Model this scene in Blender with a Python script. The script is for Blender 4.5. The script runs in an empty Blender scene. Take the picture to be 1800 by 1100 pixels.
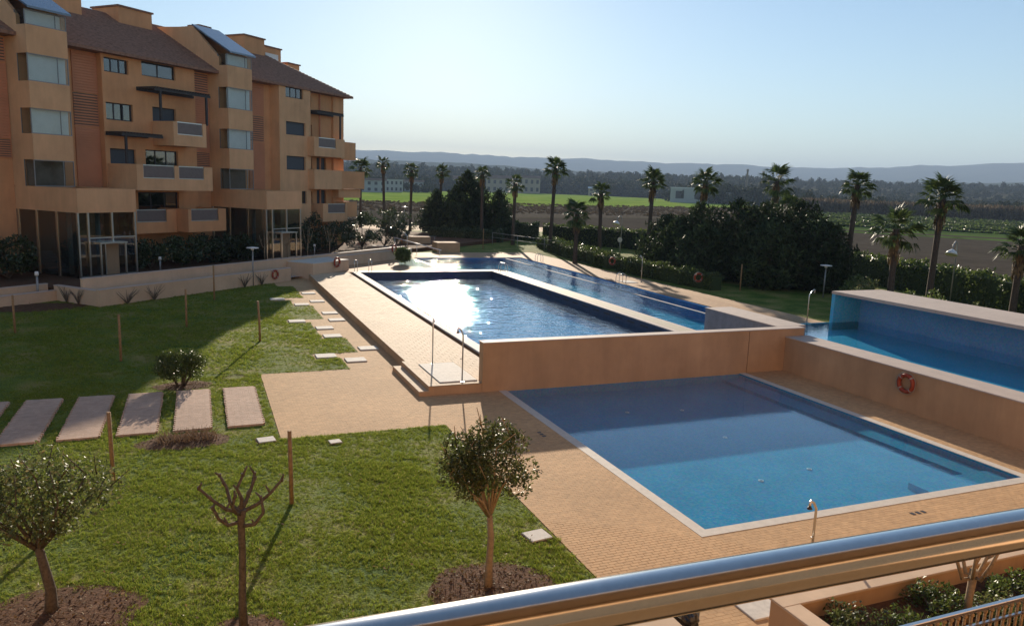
import bpy, math, random
import numpy as np
from mathutils import Vector, Matrix

S = bpy.context.scene
COL = S.collection
R = math.radians

# ---------------------------------------------------------------- camera
cam_d = bpy.data.cameras.new('camera'); cam = bpy.data.objects.new('camera', cam_d); COL.objects.link(cam)
S.camera = cam
right = Vector((0.924615, -0.379171, 0.036275)); up = Vector((0.029479, 0.166184, 0.985654)); back = Vector((-0.379760, -0.910281, 0.164834))
cam.matrix_world = Matrix(((right.x, up.x, back.x, 0), (right.y, up.y, back.y, 0), (right.z, up.z, back.z, 7.5), (0, 0, 0, 1)))
cam_d.sensor_width = 36.0; cam_d.lens = 36.0 * 1342.0 / 1800.0
cam_d.shift_x = -5.0 / 1800.0
cam_d.clip_start = 0.05; cam_d.clip_end = 60000

# ---------------------------------------------------------------- sky, sun, exposure
SUN_EL, SUN_AZ = 15.3, 17.0          # azimuth from +Y towards +X
W = bpy.data.worlds.new('World'); S.world = W; W.use_nodes = True
wt = W.node_tree
for n in list(wt.nodes): wt.nodes.remove(n)
sky = wt.nodes.new('ShaderNodeTexSky'); sky.sky_type = 'NISHITA'; sky.sun_disc = False
sky.sun_elevation = R(SUN_EL); sky.sun_rotation = R(SUN_AZ); sky.altitude = 50
sky.air_density = 1.0; sky.dust_density = 0.11; sky.ozone_density = 2.0
bg = wt.nodes.new('ShaderNodeBackground'); bg.inputs[1].default_value = 0.071
wo = wt.nodes.new('ShaderNodeOutputWorld')
wt.links.new(sky.outputs[0], bg.inputs[0]); wt.links.new(bg.outputs[0], wo.inputs[0])
sun_d = bpy.data.lights.new('sun', 'SUN'); sun_d.energy = 5.0; sun_d.angle = R(0.55); sun_d.color = (1.0, 0.86, 0.68)
sun = bpy.data.objects.new('sun', sun_d); COL.objects.link(sun)
sv = Vector((math.sin(R(SUN_AZ)) * math.cos(R(SUN_EL)), math.cos(R(SUN_AZ)) * math.cos(R(SUN_EL)), math.sin(R(SUN_EL))))
sun.rotation_euler = (-sv).to_track_quat('-Z', 'Y').to_euler(); sun.location = sv * 60
S.view_settings.view_transform = 'Standard'; S.view_settings.look = 'None'
S.view_settings.exposure = 1.0; S.view_settings.gamma = 1.0; S.view_settings.use_curve_mapping = False
S.render.engine = 'CYCLES'
S.cycles.use_denoising = True
S.cycles.max_bounces = 6; S.cycles.diffuse_bounces = 3; S.cycles.glossy_bounces = 3; S.cycles.transmission_bounces = 3
S.cycles.transparent_max_bounces = 12; S.cycles.volume_bounces = 0
S.cycles.caustics_reflective = False; S.cycles.caustics_refractive = False
S.cycles.sample_clamp_indirect = 4.0

# ---------------------------------------------------------------- helpers
def tag(o, label=None, cat=None, group=None, kind=None):
    if label: o['label'] = label
    if cat: o['category'] = cat
    if group: o['group'] = group
    if kind: o['kind'] = kind
    return o

def empty(name, loc=(0, 0, 0), rz=0.0, label=None, cat=None, group=None):
    o = bpy.data.objects.new(name, None); COL.objects.link(o)
    o.location = loc; o.rotation_euler = (0, 0, rz); o.empty_display_size = 0.2
    return tag(o, label, cat, group)

def link(name, me, parent=None, loc=None):
    o = bpy.data.objects.new(name, me); COL.objects.link(o)
    if parent is not None: o.parent = parent
    if loc is not None: o.location = loc
    return o

class MB:
    def __init__(s): s.v = []; s.f = []; s.sm = []
    def add(s, vs, fs, smooth=False):
        n = len(s.v); s.v += [tuple(p) for p in vs]; s.f += [tuple(i + n for i in f) for f in fs]; s.sm += [smooth] * len(fs); return s
    def box(s, x0, x1, y0, y1, z0, z1):
        return s.add([(x0, y0, z0), (x1, y0, z0), (x1, y1, z0), (x0, y1, z0), (x0, y0, z1), (x1, y0, z1), (x1, y1, z1), (x0, y1, z1)],
                     [(0, 3, 2, 1), (4, 5, 6, 7), (0, 1, 5, 4), (1, 2, 6, 5), (2, 3, 7, 6), (3, 0, 4, 7)])
    def bbox(s, x0, x1, y0, y1, z0, z1, c=0.02):     # box with a chamfered top edge
        return s.add([(x0, y0, z0), (x1, y0, z0), (x1, y1, z0), (x0, y1, z0), (x0, y0, z1 - c), (x1, y0, z1 - c), (x1, y1, z1 - c), (x0, y1, z1 - c),
                      (x0 + c, y0 + c, z1), (x1 - c, y0 + c, z1), (x1 - c, y1 - c, z1), (x0 + c, y1 - c, z1)],
                     [(0, 3, 2, 1), (0, 1, 5, 4), (1, 2, 6, 5), (2, 3, 7, 6), (3, 0, 4, 7), (4, 5, 9, 8), (5, 6, 10, 9), (6, 7, 11, 10), (7, 4, 8, 11), (8, 9, 10, 11)])
    def quad(s, *p): return s.add(p, [tuple(range(len(p)))])
    def prism(s, poly, axis, t0, t1):                # extrude a 2-D polygon along an axis; poly in the two other axes' order
        n = len(poly)
        def P(a, b, t): return {'x': (t, a, b), 'y': (a, t, b), 'z': (a, b, t)}[axis]
        vs = [P(a, b, t0) for a, b in poly] + [P(a, b, t1) for a, b in poly]
        fs = [tuple(range(n))[::-1], tuple(range(n, 2 * n))] + [(i, (i + 1) % n, n + (i + 1) % n, n + i) for i in range(n)]
        return s.add(vs, fs)
    def tube(s, pts, rad, n=8, smooth=True, caps=True):
        pts = [Vector(p) for p in pts]
        if not hasattr(rad, '__len__'): rad = [rad] * len(pts)
        rings = []; ref = None
        for i, p in enumerate(pts):
            d = (pts[min(i + 1, len(pts) - 1)] - pts[max(i - 1, 0)]).normalized()
            if ref is None: ref = d.orthogonal().normalized()
            ref = (ref - d * ref.dot(d)).normalized(); q = d.cross(ref)
            rings.append([p + (ref * math.cos(2 * math.pi * k / n) + q * math.sin(2 * math.pi * k / n)) * rad[i] for k in range(n)])
        vs = [v for r in rings for v in r]; fs = []
        for i in range(len(pts) - 1):
            for k in range(n):
                fs.append((i * n + k, i * n + (k + 1) % n, (i + 1) * n + (k + 1) % n, (i + 1) * n + k))
        s.add(vs, fs, smooth)
        if caps:
            m = len(s.v) - len(vs); s.f += [tuple(m + k for k in range(n))[::-1], tuple(m + (len(pts) - 1) * n + k for k in range(n))]; s.sm += [False, False]
        return s
    def torus(s, c, ax1, ax2, R_, r_, n=28, m=10, a0=0.0, a1=2 * math.pi):
        c = Vector(c); ax1 = Vector(ax1); ax2 = Vector(ax2); ax3 = ax1.cross(ax2)
        closed = abs(a1 - a0 - 2 * math.pi) < 1e-4; k_ = n if closed else n + 1; vs = []
        for i in range(k_):
            t = a0 + (a1 - a0) * i / n; d = ax1 * math.cos(t) + ax2 * math.sin(t)
            for j in range(m):
                u = 2 * math.pi * j / m; vs.append(c + d * (R_ + r_ * math.cos(u)) + ax3 * (r_ * math.sin(u)))
        fs = [(i * m + j, ((i + 1) % k_) * m + j, ((i + 1) % k_) * m + (j + 1) % m, i * m + (j + 1) % m) for i in range(n) for j in range(m)]
        return s.add(vs, fs, True)
    def build(s, name, mat, parent=None, loc=None):
        me = s.mesh(name, mat); return link(name, me, parent, loc)
    def mesh(s, name, mat):
        me = bpy.data.meshes.new(name); me.from_pydata(s.v, [], s.f)
        if any(s.sm): me.polygons.foreach_set('use_smooth', s.sm)
        if mat is not None: me.materials.append(mat)
        me.update(); return me

def np_mesh(name, verts, k, mat, smooth=False):
    """verts: (N*k,3) array, every k verts is one face"""
    n = len(verts) // k; me = bpy.data.meshes.new(name)
    me.vertices.add(n * k); me.vertices.foreach_set('co', np.asarray(verts, np.float32).ravel())
    me.loops.add(n * k); me.loops.foreach_set('vertex_index', np.arange(n * k, dtype=np.int32))
    me.polygons.add(n); me.polygons.foreach_set('loop_start', np.arange(0, n * k, k, dtype=np.int32))
    try: me.polygons.foreach_set('loop_total', np.full(n, k, np.int32))
    except Exception: pass
    if mat is not None: me.materials.append(mat)
    me.update(calc_edges=True); me.validate(); return me

# ---------------------------------------------------------------- materials
def new_mat(name):
    m = bpy.data.materials.new(name); m.use_nodes = True; nt = m.node_tree
    for n in list(nt.nodes): nt.nodes.remove(n)
    out = nt.nodes.new('ShaderNodeOutputMaterial'); return m, nt, out
def N(nt, t, **kw):
    n = nt.nodes.new(t)
    for k, v in kw.items(): setattr(n, k, v)
    return n
def ramp(nt, stops):
    r = nt.nodes.new('ShaderNodeValToRGB'); e = r.color_ramp.elements
    while len(e) < len(stops): e.new(0.5)
    for i, (p, c) in enumerate(stops): e[i].position = p; e[i].color = (*c, 1)
    return r
def mul(c, k): return tuple(min(1, x * k) for x in c)

def mat_noise(name, col, var=0.25, scale=3.0, rough=0.75, bump=0.15, bscale=40.0, spec=0.3, island=0.0, metallic=0.0, big=0.0, coord='Object', hue=None, streak=0.0):
    """base colour broken by fine and broad noise, optional tint per piece"""
    m, nt, out = new_mat(name); L = nt.links.new
    b = N(nt, 'ShaderNodeBsdfPrincipled'); b.inputs['Roughness'].default_value = rough; b.inputs['Metallic'].default_value = metallic
    b.inputs['Specular IOR Level'].default_value = spec
    tc = N(nt, 'ShaderNodeTexCoord'); src = tc.outputs[coord]
    if coord == 'World':
        pass
    n1 = N(nt, 'ShaderNodeTexNoise'); n1.inputs['Scale'].default_value = scale; n1.inputs['Detail'].default_value = 6; n1.inputs['Roughness'].default_value = 0.65
    geo = N(nt, 'ShaderNodeNewGeometry'); L(geo.outputs['Position'], n1.inputs['Vector'])
    lo = mul(col, 1 - var); hi = mul(col, 1 + var * 0.8)
    if hue: hi = hue
    rp = ramp(nt, [(0.32, lo), (0.5, col), (0.7, hi)]); L(n1.outputs[0], rp.inputs[0]); c = rp.outputs[0]
    if big > 0:
        n3 = N(nt, 'ShaderNodeTexNoise'); n3.inputs['Scale'].default_value = 0.35; n3.inputs['Detail'].default_value = 4; L(geo.outputs['Position'], n3.inputs['Vector'])
        mr = N(nt, 'ShaderNodeMapRange'); mr.inputs[1].default_value = 0.35; mr.inputs[2].default_value = 0.65; mr.inputs[3].default_value = 1 - big; mr.inputs[4].default_value = 1 + big * 0.6
        L(n3.outputs[0], mr.inputs[0]); hs = N(nt, 'ShaderNodeHueSaturation'); L(mr.outputs[0], hs.inputs['Value']); L(c, hs.inputs['Color']); c = hs.outputs[0]
    if streak > 0:      # weathering that runs down upright faces
        mp = N(nt, 'ShaderNodeMapping'); mp.inputs['Scale'].default_value = (1.6, 1.6, 0.22); L(geo.outputs['Position'], mp.inputs['Vector'])
        n4 = N(nt, 'ShaderNodeTexNoise'); n4.inputs['Scale'].default_value = 1.0; n4.inputs['Detail'].default_value = 5; n4.inputs['Roughness'].default_value = 0.7; L(mp.outputs[0], n4.inputs['Vector'])
        m4 = N(nt, 'ShaderNodeMapRange'); m4.inputs[1].default_value = 0.35; m4.inputs[2].default_value = 0.62; m4.inputs[3].default_value = 1 - streak; m4.inputs[4].default_value = 1.03; L(n4.outputs[0], m4.inputs[0])
        h4 = N(nt, 'ShaderNodeHueSaturation'); L(m4.outputs[0], h4.inputs['Value']); L(c, h4.inputs['Color']); c = h4.outputs[0]
    if island > 0:
        mr2 = N(nt, 'ShaderNodeMapRange'); mr2.inputs[3].default_value = 1 - island; mr2.inputs[4].default_value = 1 + island; L(geo.outputs['Random Per Island'], mr2.inputs[0])
        h2 = N(nt, 'ShaderNodeHueSaturation'); L(mr2.outputs[0], h2.inputs['Value']); L(c, h2.inputs['Color']); c = h2.outputs[0]
    L(c, b.inputs['Base Color'])
    if bump > 0:
        n2 = N(nt, 'ShaderNodeTexNoise'); n2.inputs['Scale'].default_value = bscale; n2.inputs['Detail'].default_value = 4; L(geo.outputs['Position'], n2.inputs['Vector'])
        bp = N(nt, 'ShaderNodeBump'); bp.inputs['Strength'].default_value = bump; bp.inputs['Distance'].default_value = 0.02; L(n2.outputs[0], bp.inputs['Height']); L(bp.outputs[0], b.inputs['Normal'])
    L(b.outputs[0], out.inputs[0]); return m

def schlick(nt, f0, normal=None):
    L = nt.links.new; geo = N(nt, 'ShaderNodeNewGeometry'); d = N(nt, 'ShaderNodeVectorMath', operation='DOT_PRODUCT'); L(geo.outputs['Incoming'], d.inputs[0]); L(normal if normal is not None else geo.outputs['Normal'], d.inputs[1])
    a = N(nt, 'ShaderNodeMath', operation='ABSOLUTE'); L(d.outputs['Value'], a.inputs[0]); b = N(nt, 'ShaderNodeMath', operation='SUBTRACT', use_clamp=True); b.inputs[0].default_value = 1.0; L(a.outputs[0], b.inputs[1])
    p = N(nt, 'ShaderNodeMath', operation='POWER'); L(b.outputs[0], p.inputs[0]); p.inputs[1].default_value = 5.0
    m = N(nt, 'ShaderNodeMath', operation='MULTIPLY_ADD', use_clamp=True); L(p.outputs[0], m.inputs[0]); m.inputs[1].default_value = 1 - f0; m.inputs[2].default_value = f0; return m
def mat_water(name, tint, wave=0.5, scale=2.2, rough=0.04, fine=9.0, refl=1.0, fw=0.4):
    m, nt, out = new_mat(name); L = nt.links.new
    geo = N(nt, 'ShaderNodeNewGeometry')
    n1 = N(nt, 'ShaderNodeTexNoise'); n1.inputs['Scale'].default_value = scale; n1.inputs['Detail'].default_value = 2; n1.inputs['Distortion'].default_value = 0.6; L(geo.outputs['Position'], n1.inputs['Vector'])
    n2 = N(nt, 'ShaderNodeTexNoise'); n2.inputs['Scale'].default_value = fine; n2.inputs['Detail'].default_value = 2; L(geo.outputs['Position'], n2.inputs['Vector'])
    ma = N(nt, 'ShaderNodeMath', operation='MULTIPLY_ADD'); L(n2.outputs[0], ma.inputs[0]); ma.inputs[1].default_value = fw; L(n1.outputs[0], ma.inputs[2])
    bp = N(nt, 'ShaderNodeBump'); bp.inputs['Strength'].default_value = 1.0; bp.inputs['Distance'].default_value = wave * 0.1; L(ma.outputs[0], bp.inputs['Height'])
    fr = schlick(nt, 0.02, bp.outputs[0])
    tr = N(nt, 'ShaderNodeBsdfTransparent'); tr.inputs[0].default_value = (*tint, 1)
    gl = N(nt, 'ShaderNodeBsdfGlossy'); gl.inputs['Roughness'].default_value = rough; gl.inputs[0].default_value = (refl, refl, refl, 1); L(bp.outputs[0], gl.inputs['Normal'])
    mx = N(nt, 'ShaderNodeMixShader'); L(fr.outputs[0], mx.inputs[0]); L(tr.outputs[0], mx.inputs[1]); L(gl.outputs[0], mx.inputs[2])
    L(mx.outputs[0], out.inputs[0]); return m

def mat_glass(name, tint=(0.75, 0.8, 0.8), rough=0.02, ior=1.5):
    m, nt, out = new_mat(name); L = nt.links.new
    fr = schlick(nt, ((ior - 1) / (ior + 1)) ** 2)
    tr = N(nt, 'ShaderNodeBsdfTransparent'); tr.inputs[0].default_value = (*tint, 1)
    gl = N(nt, 'ShaderNodeBsdfGlossy'); gl.inputs['Roughness'].default_value = rough
    mx = N(nt, 'ShaderNodeMixShader'); L(fr.outputs[0], mx.inputs[0]); L(tr.outputs[0], mx.inputs[1]); L(gl.outputs[0], mx.inputs[2]); L(mx.outputs[0], out.inputs[0]); return m

def mat_leaf(name, dark, light, rough=0.4, trans=0.3, spec=0.5, warm=None):
    m, nt, out = new_mat(name); L = nt.links.new
    geo = N(nt, 'ShaderNodeNewGeometry'); oi = N(nt, 'ShaderNodeObjectInfo')
    st = [(0.0, dark), (0.75, light)] + ([(1.0, warm)] if warm else [])
    rp = ramp(nt, st); L(geo.outputs['Random Per Island'], rp.inputs[0])
    mr = N(nt, 'ShaderNodeMapRange'); mr.inputs[3].default_value = 0.8; mr.inputs[4].default_value = 1.2; L(oi.outputs['Random'], mr.inputs[0])
    hs = N(nt, 'ShaderNodeHueSaturation'); L(mr.outputs[0], hs.inputs['Value']); L(rp.outputs[0], hs.inputs['Color'])
    b = N(nt, 'ShaderNodeBsdfPrincipled'); b.inputs['Roughness'].default_value = rough; b.inputs['Specular IOR Level'].default_value = spec; L(hs.outputs[0], b.inputs['Base Color'])
    t = N(nt, 'ShaderNodeBsdfTranslucent'); L(hs.outputs[0], t.inputs[0])
    mx = N(nt, 'ShaderNodeMixShader'); mx.inputs[0].default_value = trans; L(b.outputs[0], mx.inputs[1]); L(t.outputs[0], mx.inputs[2]); L(mx.outputs[0], out.inputs[0]); return m

def mat_brick(name, col, mortar, bw=0.3, bh=0.15, rot=0.0, rough=0.8, var=0.15):
    """paving too far away to tell its pieces apart"""
    m, nt, out = new_mat(name); L = nt.links.new
    geo = N(nt, 'ShaderNodeNewGeometry'); mp = N(nt, 'ShaderNodeMapping'); mp.inputs['Rotation'].default_value = (0, 0, rot); L(geo.outputs['Position'], mp.inputs['Vector'])
    br = N(nt, 'ShaderNodeTexBrick'); br.inputs['Scale'].default_value = 1.0; br.inputs['Brick Width'].default_value = bw; br.inputs['Row Height'].default_value = bh; br.inputs['Mortar Size'].default_value = 0.008
    br.inputs['Color1'].default_value = (*mul(col, 1 + var), 1); br.inputs['Color2'].default_value = (*mul(col, 1 - var), 1); br.inputs['Mortar'].default_value = (*mortar, 1); L(mp.outputs[0], br.inputs['Vector'])
    b = N(nt, 'ShaderNodeBsdfPrincipled'); b.inputs['Roughness'].default_value = rough; b.inputs['Specular IOR Level'].default_value = 0.3; L(br.outputs[0], b.inputs['Base Color']); L(b.outputs[0], out.inputs[0]); return m

MT = {}
MT['paver'] = mat_noise('paver_clay', (0.54, 0.335, 0.17), 0.15, 5, 0.85, 0.15, 60, 0.2, island=0.06, big=0.10)
MT['tile'] = mat_noise('terrace_tile', (0.56, 0.41, 0.27), 0.12, 5, 0.78, 0.15, 50, 0.2, island=0.09, big=0.08)
MT['bed'] = mat_noise('paving_bed', (0.42, 0.26, 0.13), 0.25, 8, 0.9, 0.1)
MT['paving_far'] = mat_brick('clay_paving', (0.46, 0.27, 0.14), (0.30, 0.18, 0.10), 0.2, 0.1)
MT['render_tan'] = mat_noise('tan_render', (0.53, 0.335, 0.19), 0.07, 1.2, 0.85, 0.25, 70, 0.25, big=0.13, streak=0.08)
MT['render_pale'] = mat_noise('pale_render', (0.60, 0.44, 0.30), 0.07, 1.2, 0.85, 0.2, 60, 0.25, big=0.1, streak=0.05)
MT['cap'] = mat_noise('pale_stone_cap', (0.52, 0.42, 0.35), 0.08, 3, 0.7, 0.1, 50, 0.3, big=0.06)
MT['cope'] = mat_noise('white_pool_coping', (0.60, 0.54, 0.46), 0.1, 5, 0.75, 0.1, 50, 0.2)
MT['grey_tile'] = mat_noise('grey_wet_tile', (0.24, 0.24, 0.26), 0.15, 2.5, 0.5, 0.1, 30, 0.4, big=0.1, streak=0.2)
def mat_pool(name, col, grid=0.025):
    m, nt, out = new_mat(name); L = nt.links.new
    geo = N(nt, 'ShaderNodeNewGeometry')
    vo = N(nt, 'ShaderNodeTexVoronoi'); vo.inputs['Scale'].default_value = 16; vo.distance = 'CHEBYCHEV'; vo.inputs['Randomness'].default_value = 0.0; L(geo.outputs['Position'], vo.inputs['Vector'])
    mx = N(nt, 'ShaderNodeMix', data_type='RGBA'); mx.inputs[0].default_value = 0.09; mx.inputs[6].default_value = (*col, 1); L(vo.outputs['Color'], mx.inputs[7])
    n = N(nt, 'ShaderNodeTexNoise'); n.inputs['Scale'].default_value = 0.8; L(geo.outputs['Position'], n.inputs['Vector'])
    mr = N(nt, 'ShaderNodeMapRange'); mr.inputs[3].default_value = 0.8; mr.inputs[4].default_value = 1.15; L(n.outputs[0], mr.inputs[0])
    hs = N(nt, 'ShaderNodeHueSaturation'); hs.inputs['Saturation'].default_value = 1.05; L(mx.outputs[2], hs.inputs['Color']); L(mr.outputs[0], hs.inputs['Value'])
    b = N(nt, 'ShaderNodeBsdfPrincipled'); b.inputs['Roughness'].default_value = 0.9; b.inputs['Specular IOR Level'].default_value = 0.0; L(hs.outputs[0], b.inputs['Base Color']); L(b.outputs[0], out.inputs[0]); return m
MT['pool_blue'] = mat_pool('blue_mosaic', (0.045, 0.285, 0.46))
MT['pool_wall_blue'] = mat_pool('deep_blue_mosaic', (0.10, 0.30, 0.60))
MT['water_calm'] = mat_water('calm_water', (0.78, 0.95, 0.98), 0.018, 3.0, 0.02, 14)
MT['water_wave'] = mat_water('rippled_water', (0.75, 0.93, 0.98), 0.55, 1.7, 0.006, 5, fw=0.35)
MT['water_arm'] = mat_water('light_ripple_water', (0.78, 0.95, 0.98), 0.42, 1.7, 0.02, 6, fw=0.3, refl=0.75)
MT['steel'] = mat_noise('stainless_steel', (0.62, 0.62, 0.60), 0.05, 20, 0.28, 0.0, metallic=1.0)
MT['white_metal'] = mat_noise('white_painted_metal', (0.72, 0.72, 0.70), 0.05, 10, 0.4, 0.0)
MT['grey_metal'] = mat_noise('grey_metal', (0.28, 0.28, 0.28), 0.1, 10, 0.45, 0.0, metallic=0.4)
MT['dark_metal'] = mat_noise('dark_metal', (0.05, 0.045, 0.045), 0.2, 10, 0.5, 0.0)
MT['wood'] = mat_noise('weathered_wood', (0.30, 0.18, 0.085), 0.3, 14, 0.8, 0.3, 60)
MT['soil'] = mat_noise('bare_soil', (0.12, 0.064, 0.037), 0.45, 9, 0.95, 0.9, 25, 0.1)
MT['bark'] = mat_noise('bark', (0.115, 0.092, 0.07), 0.4, 18, 0.9, 0.6, 50, 0.1)
MT['palm_bark'] = mat_noise('palm_bark', (0.085, 0.065, 0.05), 0.45, 12, 0.9, 0.8, 30, 0.1)
MT['bark_pale'] = mat_noise('pale_bark', (0.30, 0.22, 0.14), 0.25, 16, 0.85, 0.4, 50, 0.1)
MT['ring'] = mat_noise('orange_ring', (0.30, 0.05, 0.02), 0.12, 8, 0.45, 0.05)
MT['slab_white'] = mat_noise('white_slab', (0.60, 0.55, 0.48), 0.14, 7, 0.8, 0.15, spec=0.2)
MT['black_plastic'] = mat_noise('black_plastic_film', (0.012, 0.012, 0.013), 0.2, 8, 0.22, 0.5, 12, 0.6)
MT['grate'] = mat_noise('brown_grating', (0.10, 0.065, 0.045), 0.2, 10, 1.0, 0.0, spec=0.0)
MT['rope'] = mat_noise('grey_rope', (0.35, 0.33, 0.30), 0.1, 20, 0.9, 0.0)
MT['pool_dark'] = mat_noise('dark_waterline_tile', (0.045, 0.055, 0.095), 0.3, 6, 0.4, 0.0)
MT['pool_deep'] = mat_pool('mid_blue_mosaic', (0.07, 0.36, 0.66))
MT['pool_light'] = mat_pool('light_blue_mosaic', (0.09, 0.44, 0.68))
MT['slab_pink'] = mat_noise('pinkish_slab_brick', (0.50, 0.35, 0.26), 0.12, 5, 0.85, 0.15, 50, 0.15, island=0.07, big=0.08)
MT['pool_pale'] = mat_pool('pale_blue_mosaic', (0.17, 0.40, 0.70))
# ================================================================ SETTING
def sheet(name, polys, z, mat, structure=True):
    mb = MB()
    for p in polys: mb.add([(x, y, z) for x, y in p], [tuple(range(len(p)))])
    o = mb.build(name, mat)
    if structure: o['kind'] = 'structure'
    return o
def rect(x0, x1, y0, y1): return [(x0, y0), (x1, y0), (x1, y1), (x0, y1)]

# ---- far land: one sheet to the horizon, rising beyond the fields
def land_z(d):
    z = -1.6
    if d > 960: z += (min(d, 1500) - 960) * 0.05
    if d > 1500: z += (min(d, 4000) - 1500) * 0.008
    return z
rng = random.Random(3)
vs = []; fs = []
dist = [0, 30, 90, 200, 400, 640, 800, 960, 1150, 1500, 2000, 2800, 4000, 6500, 12000, 30000]
az_n = 72
for d in dist:
    for k in range(az_n):
        t = 2 * math.pi * k / az_n; vs.append((math.sin(t) * d, math.cos(t) * d, land_z(d)))
for i in range(len(dist) - 1):
    for k in range(az_n): fs.append((i * az_n + k, (i + 1) * az_n + k, (i + 1) * az_n + (k + 1) % az_n, i * az_n + (k + 1) % az_n))
m_land = mat_noise('farmland', (0.085, 0.075, 0.045), 0.4, 0.02, 1.0, 0.0, spec=0.0, hue=(0.10, 0.11, 0.05))
MB().add(vs, fs).build('ground', m_land)['kind'] = 'structure'
m_green = mat_noise('young_crop', (0.20, 0.30, 0.05), 0.25, 0.05, 0.9, 0.5, 2.0, 0.0, hue=(0.34, 0.36, 0.09))
m_plough = mat_noise('ploughed_soil', (0.125, 0.105, 0.08), 0.5, 0.9, 0.95, 1.0, 0.8, 0.0)
m_plough2 = mat_noise('smooth_soil', (0.088, 0.074, 0.058), 0.25, 0.3, 0.95, 0.6, 1.5, 0.0)
m_rows = mat_noise('vegetable_rows', (0.10, 0.165, 0.04), 0.5, 0.15, 0.95, 0.6, 0.8, 0.0, hue=(0.11, 0.17, 0.05))

sheet('field', [[(99.8, 585.4), (319.2, 877.1), (431.0, 871.2), (513.8, 626.6), (329.9, 401.8), (113.0, 309.9), (57.2, 336.0)][::-1]], -1.55, m_green)
sheet('field', [[(56.9, 334.2), (111.5, 305.8), (323.5, 394.0), (192.2, 233.6), (72.0, 197.3), (38.6, 226.8)][::-1]], -1.56, m_plough)
sheet('field', [[(38.0, 222.8), (70.8, 194.0), (187.8, 228.3), (83.5, 100.8), (44.3, 121.0), (22.4, 131.3)][::-1]], -1.56, m_plough2)
sheet('field', [[(318.3, 348.1), (385.6, 249.8), (219.3, 141.5), (171.9, 187.4)][::-1]], -1.55, m_rows)
sheet('field', [[(170.2, 185.6), (217.4, 140.3), (79.3, 50.3), (84.3, 91.3)][::-1]], -1.56, m_plough2)

def mixq(q0, q1):
    a0, a1, b1, b0 = [np.array(v) for v in [(170.2, 185.6), (217.4, 140.3), (79.3, 50.3), (84.3, 91.3)]]
    return [tuple(a0 * (1 - q0) + b0 * q0), tuple(a1 * (1 - q0) + b1 * q0), tuple(a1 * (1 - q1) + b1 * q1), tuple(a0 * (1 - q1) + b0 * q1)][::-1]
sheet('field', [mixq(0.02, 0.10), mixq(0.17, 0.23)], -1.545, m_rows)
# ---- hills
def hill(name, mat, d0, d1, d2, hf, seed):
    r = random.Random(seed); ph = [r.uniform(0, 6.28) for _ in range(8)]
    vs = []; fs = []; n = 170; rows = 7
    for k in range(n + 1):
        az = R(-25 + 100 * k / n); a = math.degrees(az)
        crest = hf(a) * (1 + 0.018 * math.sin(a * 0.6 + ph[0]) + 0.014 * math.sin(a * 1.7 + ph[1]) + 0.010 * math.sin(a * 5.1 + ph[2]) + 0.007 * math.sin(a * 11 + ph[3]) + 0.010 * r.uniform(-1, 1))
        for j in range(rows):
            t = j / (rows - 1)
            if t <= 0.75: d = d0 + (d1 - d0) * t / 0.75; h = crest * (t / 0.75) ** 1.15 * (1 + 0.05 * math.sin(a * 1.7 + j * 2 + ph[4]) * (1 - t / 0.75))
            else: d = d1 + (d2 - d1) * (t - 0.75) / 0.25; h = crest * (1 - (t - 0.75) / 0.25 * 0.9)
            vs.append((math.sin(az) * d, math.cos(az) * d, max(h, 0) - 3))
    for k in range(n):
        for j in range(rows - 1): fs.append((k * rows + j, (k + 1) * rows + j, (k + 1) * rows + j + 1, k * rows + j + 1))
    MB().add(vs, fs, True).build(name, mat)['kind'] = 'structure'
def crest_far(a):      # degrees of azimuth from +Y
    e = np.interp(a, [-30, 10, 15, 25, 33, 41, 47, 51, 55, 60, 80], [2.5, 2.45, 2.40, 2.38, 2.3, 2.2, 2.3, 2.55, 2.85, 3.05, 3.3])
    return 8000 * math.tan(R(float(e)))
def crest_mid(a):
    e = np.interp(a, [-30, 10, 20, 30, 40, 50, 60, 80], [1.9, 1.85, 1.75, 1.45, 1.35, 1.45, 1.75, 2.0])
    return 3400 * math.tan(R(float(e)))
m_hill = mat_noise('wooded_hills', (0.055, 0.065, 0.04), 0.35, 0.004, 1.0, 0.0, spec=0.0)
m_hill2 = mat_noise('scrub_hills', (0.05, 0.06, 0.035), 0.45, 0.012, 1.0, 0.0, spec=0.0)
hill('hills', m_hill, 5200, 8000, 9500, crest_far, 5)
hill('hills', m_hill2, 2300, 3400, 4300, crest_mid, 9)

# ---- garden base sheets (under every piece of paving), leaving the pool basins open
m_gbase = MT['bed']
GB = [rect(-40, 10.07, 4, 25.4), rect(10.07, 21.3, 4, 12.95), rect(21.3, 60, 4, 25.4), rect(-40, 11.3, 25.4, 61), rect(22.9, 23.7, 25.4, 61), rect(-40, 18.9, 61, 130), rect(30.05, 60, 25.4, 130), rect(18.9, 30.05, 71, 130)]
sheet('garden_ground', GB, -0.06, m_gbase)

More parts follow.
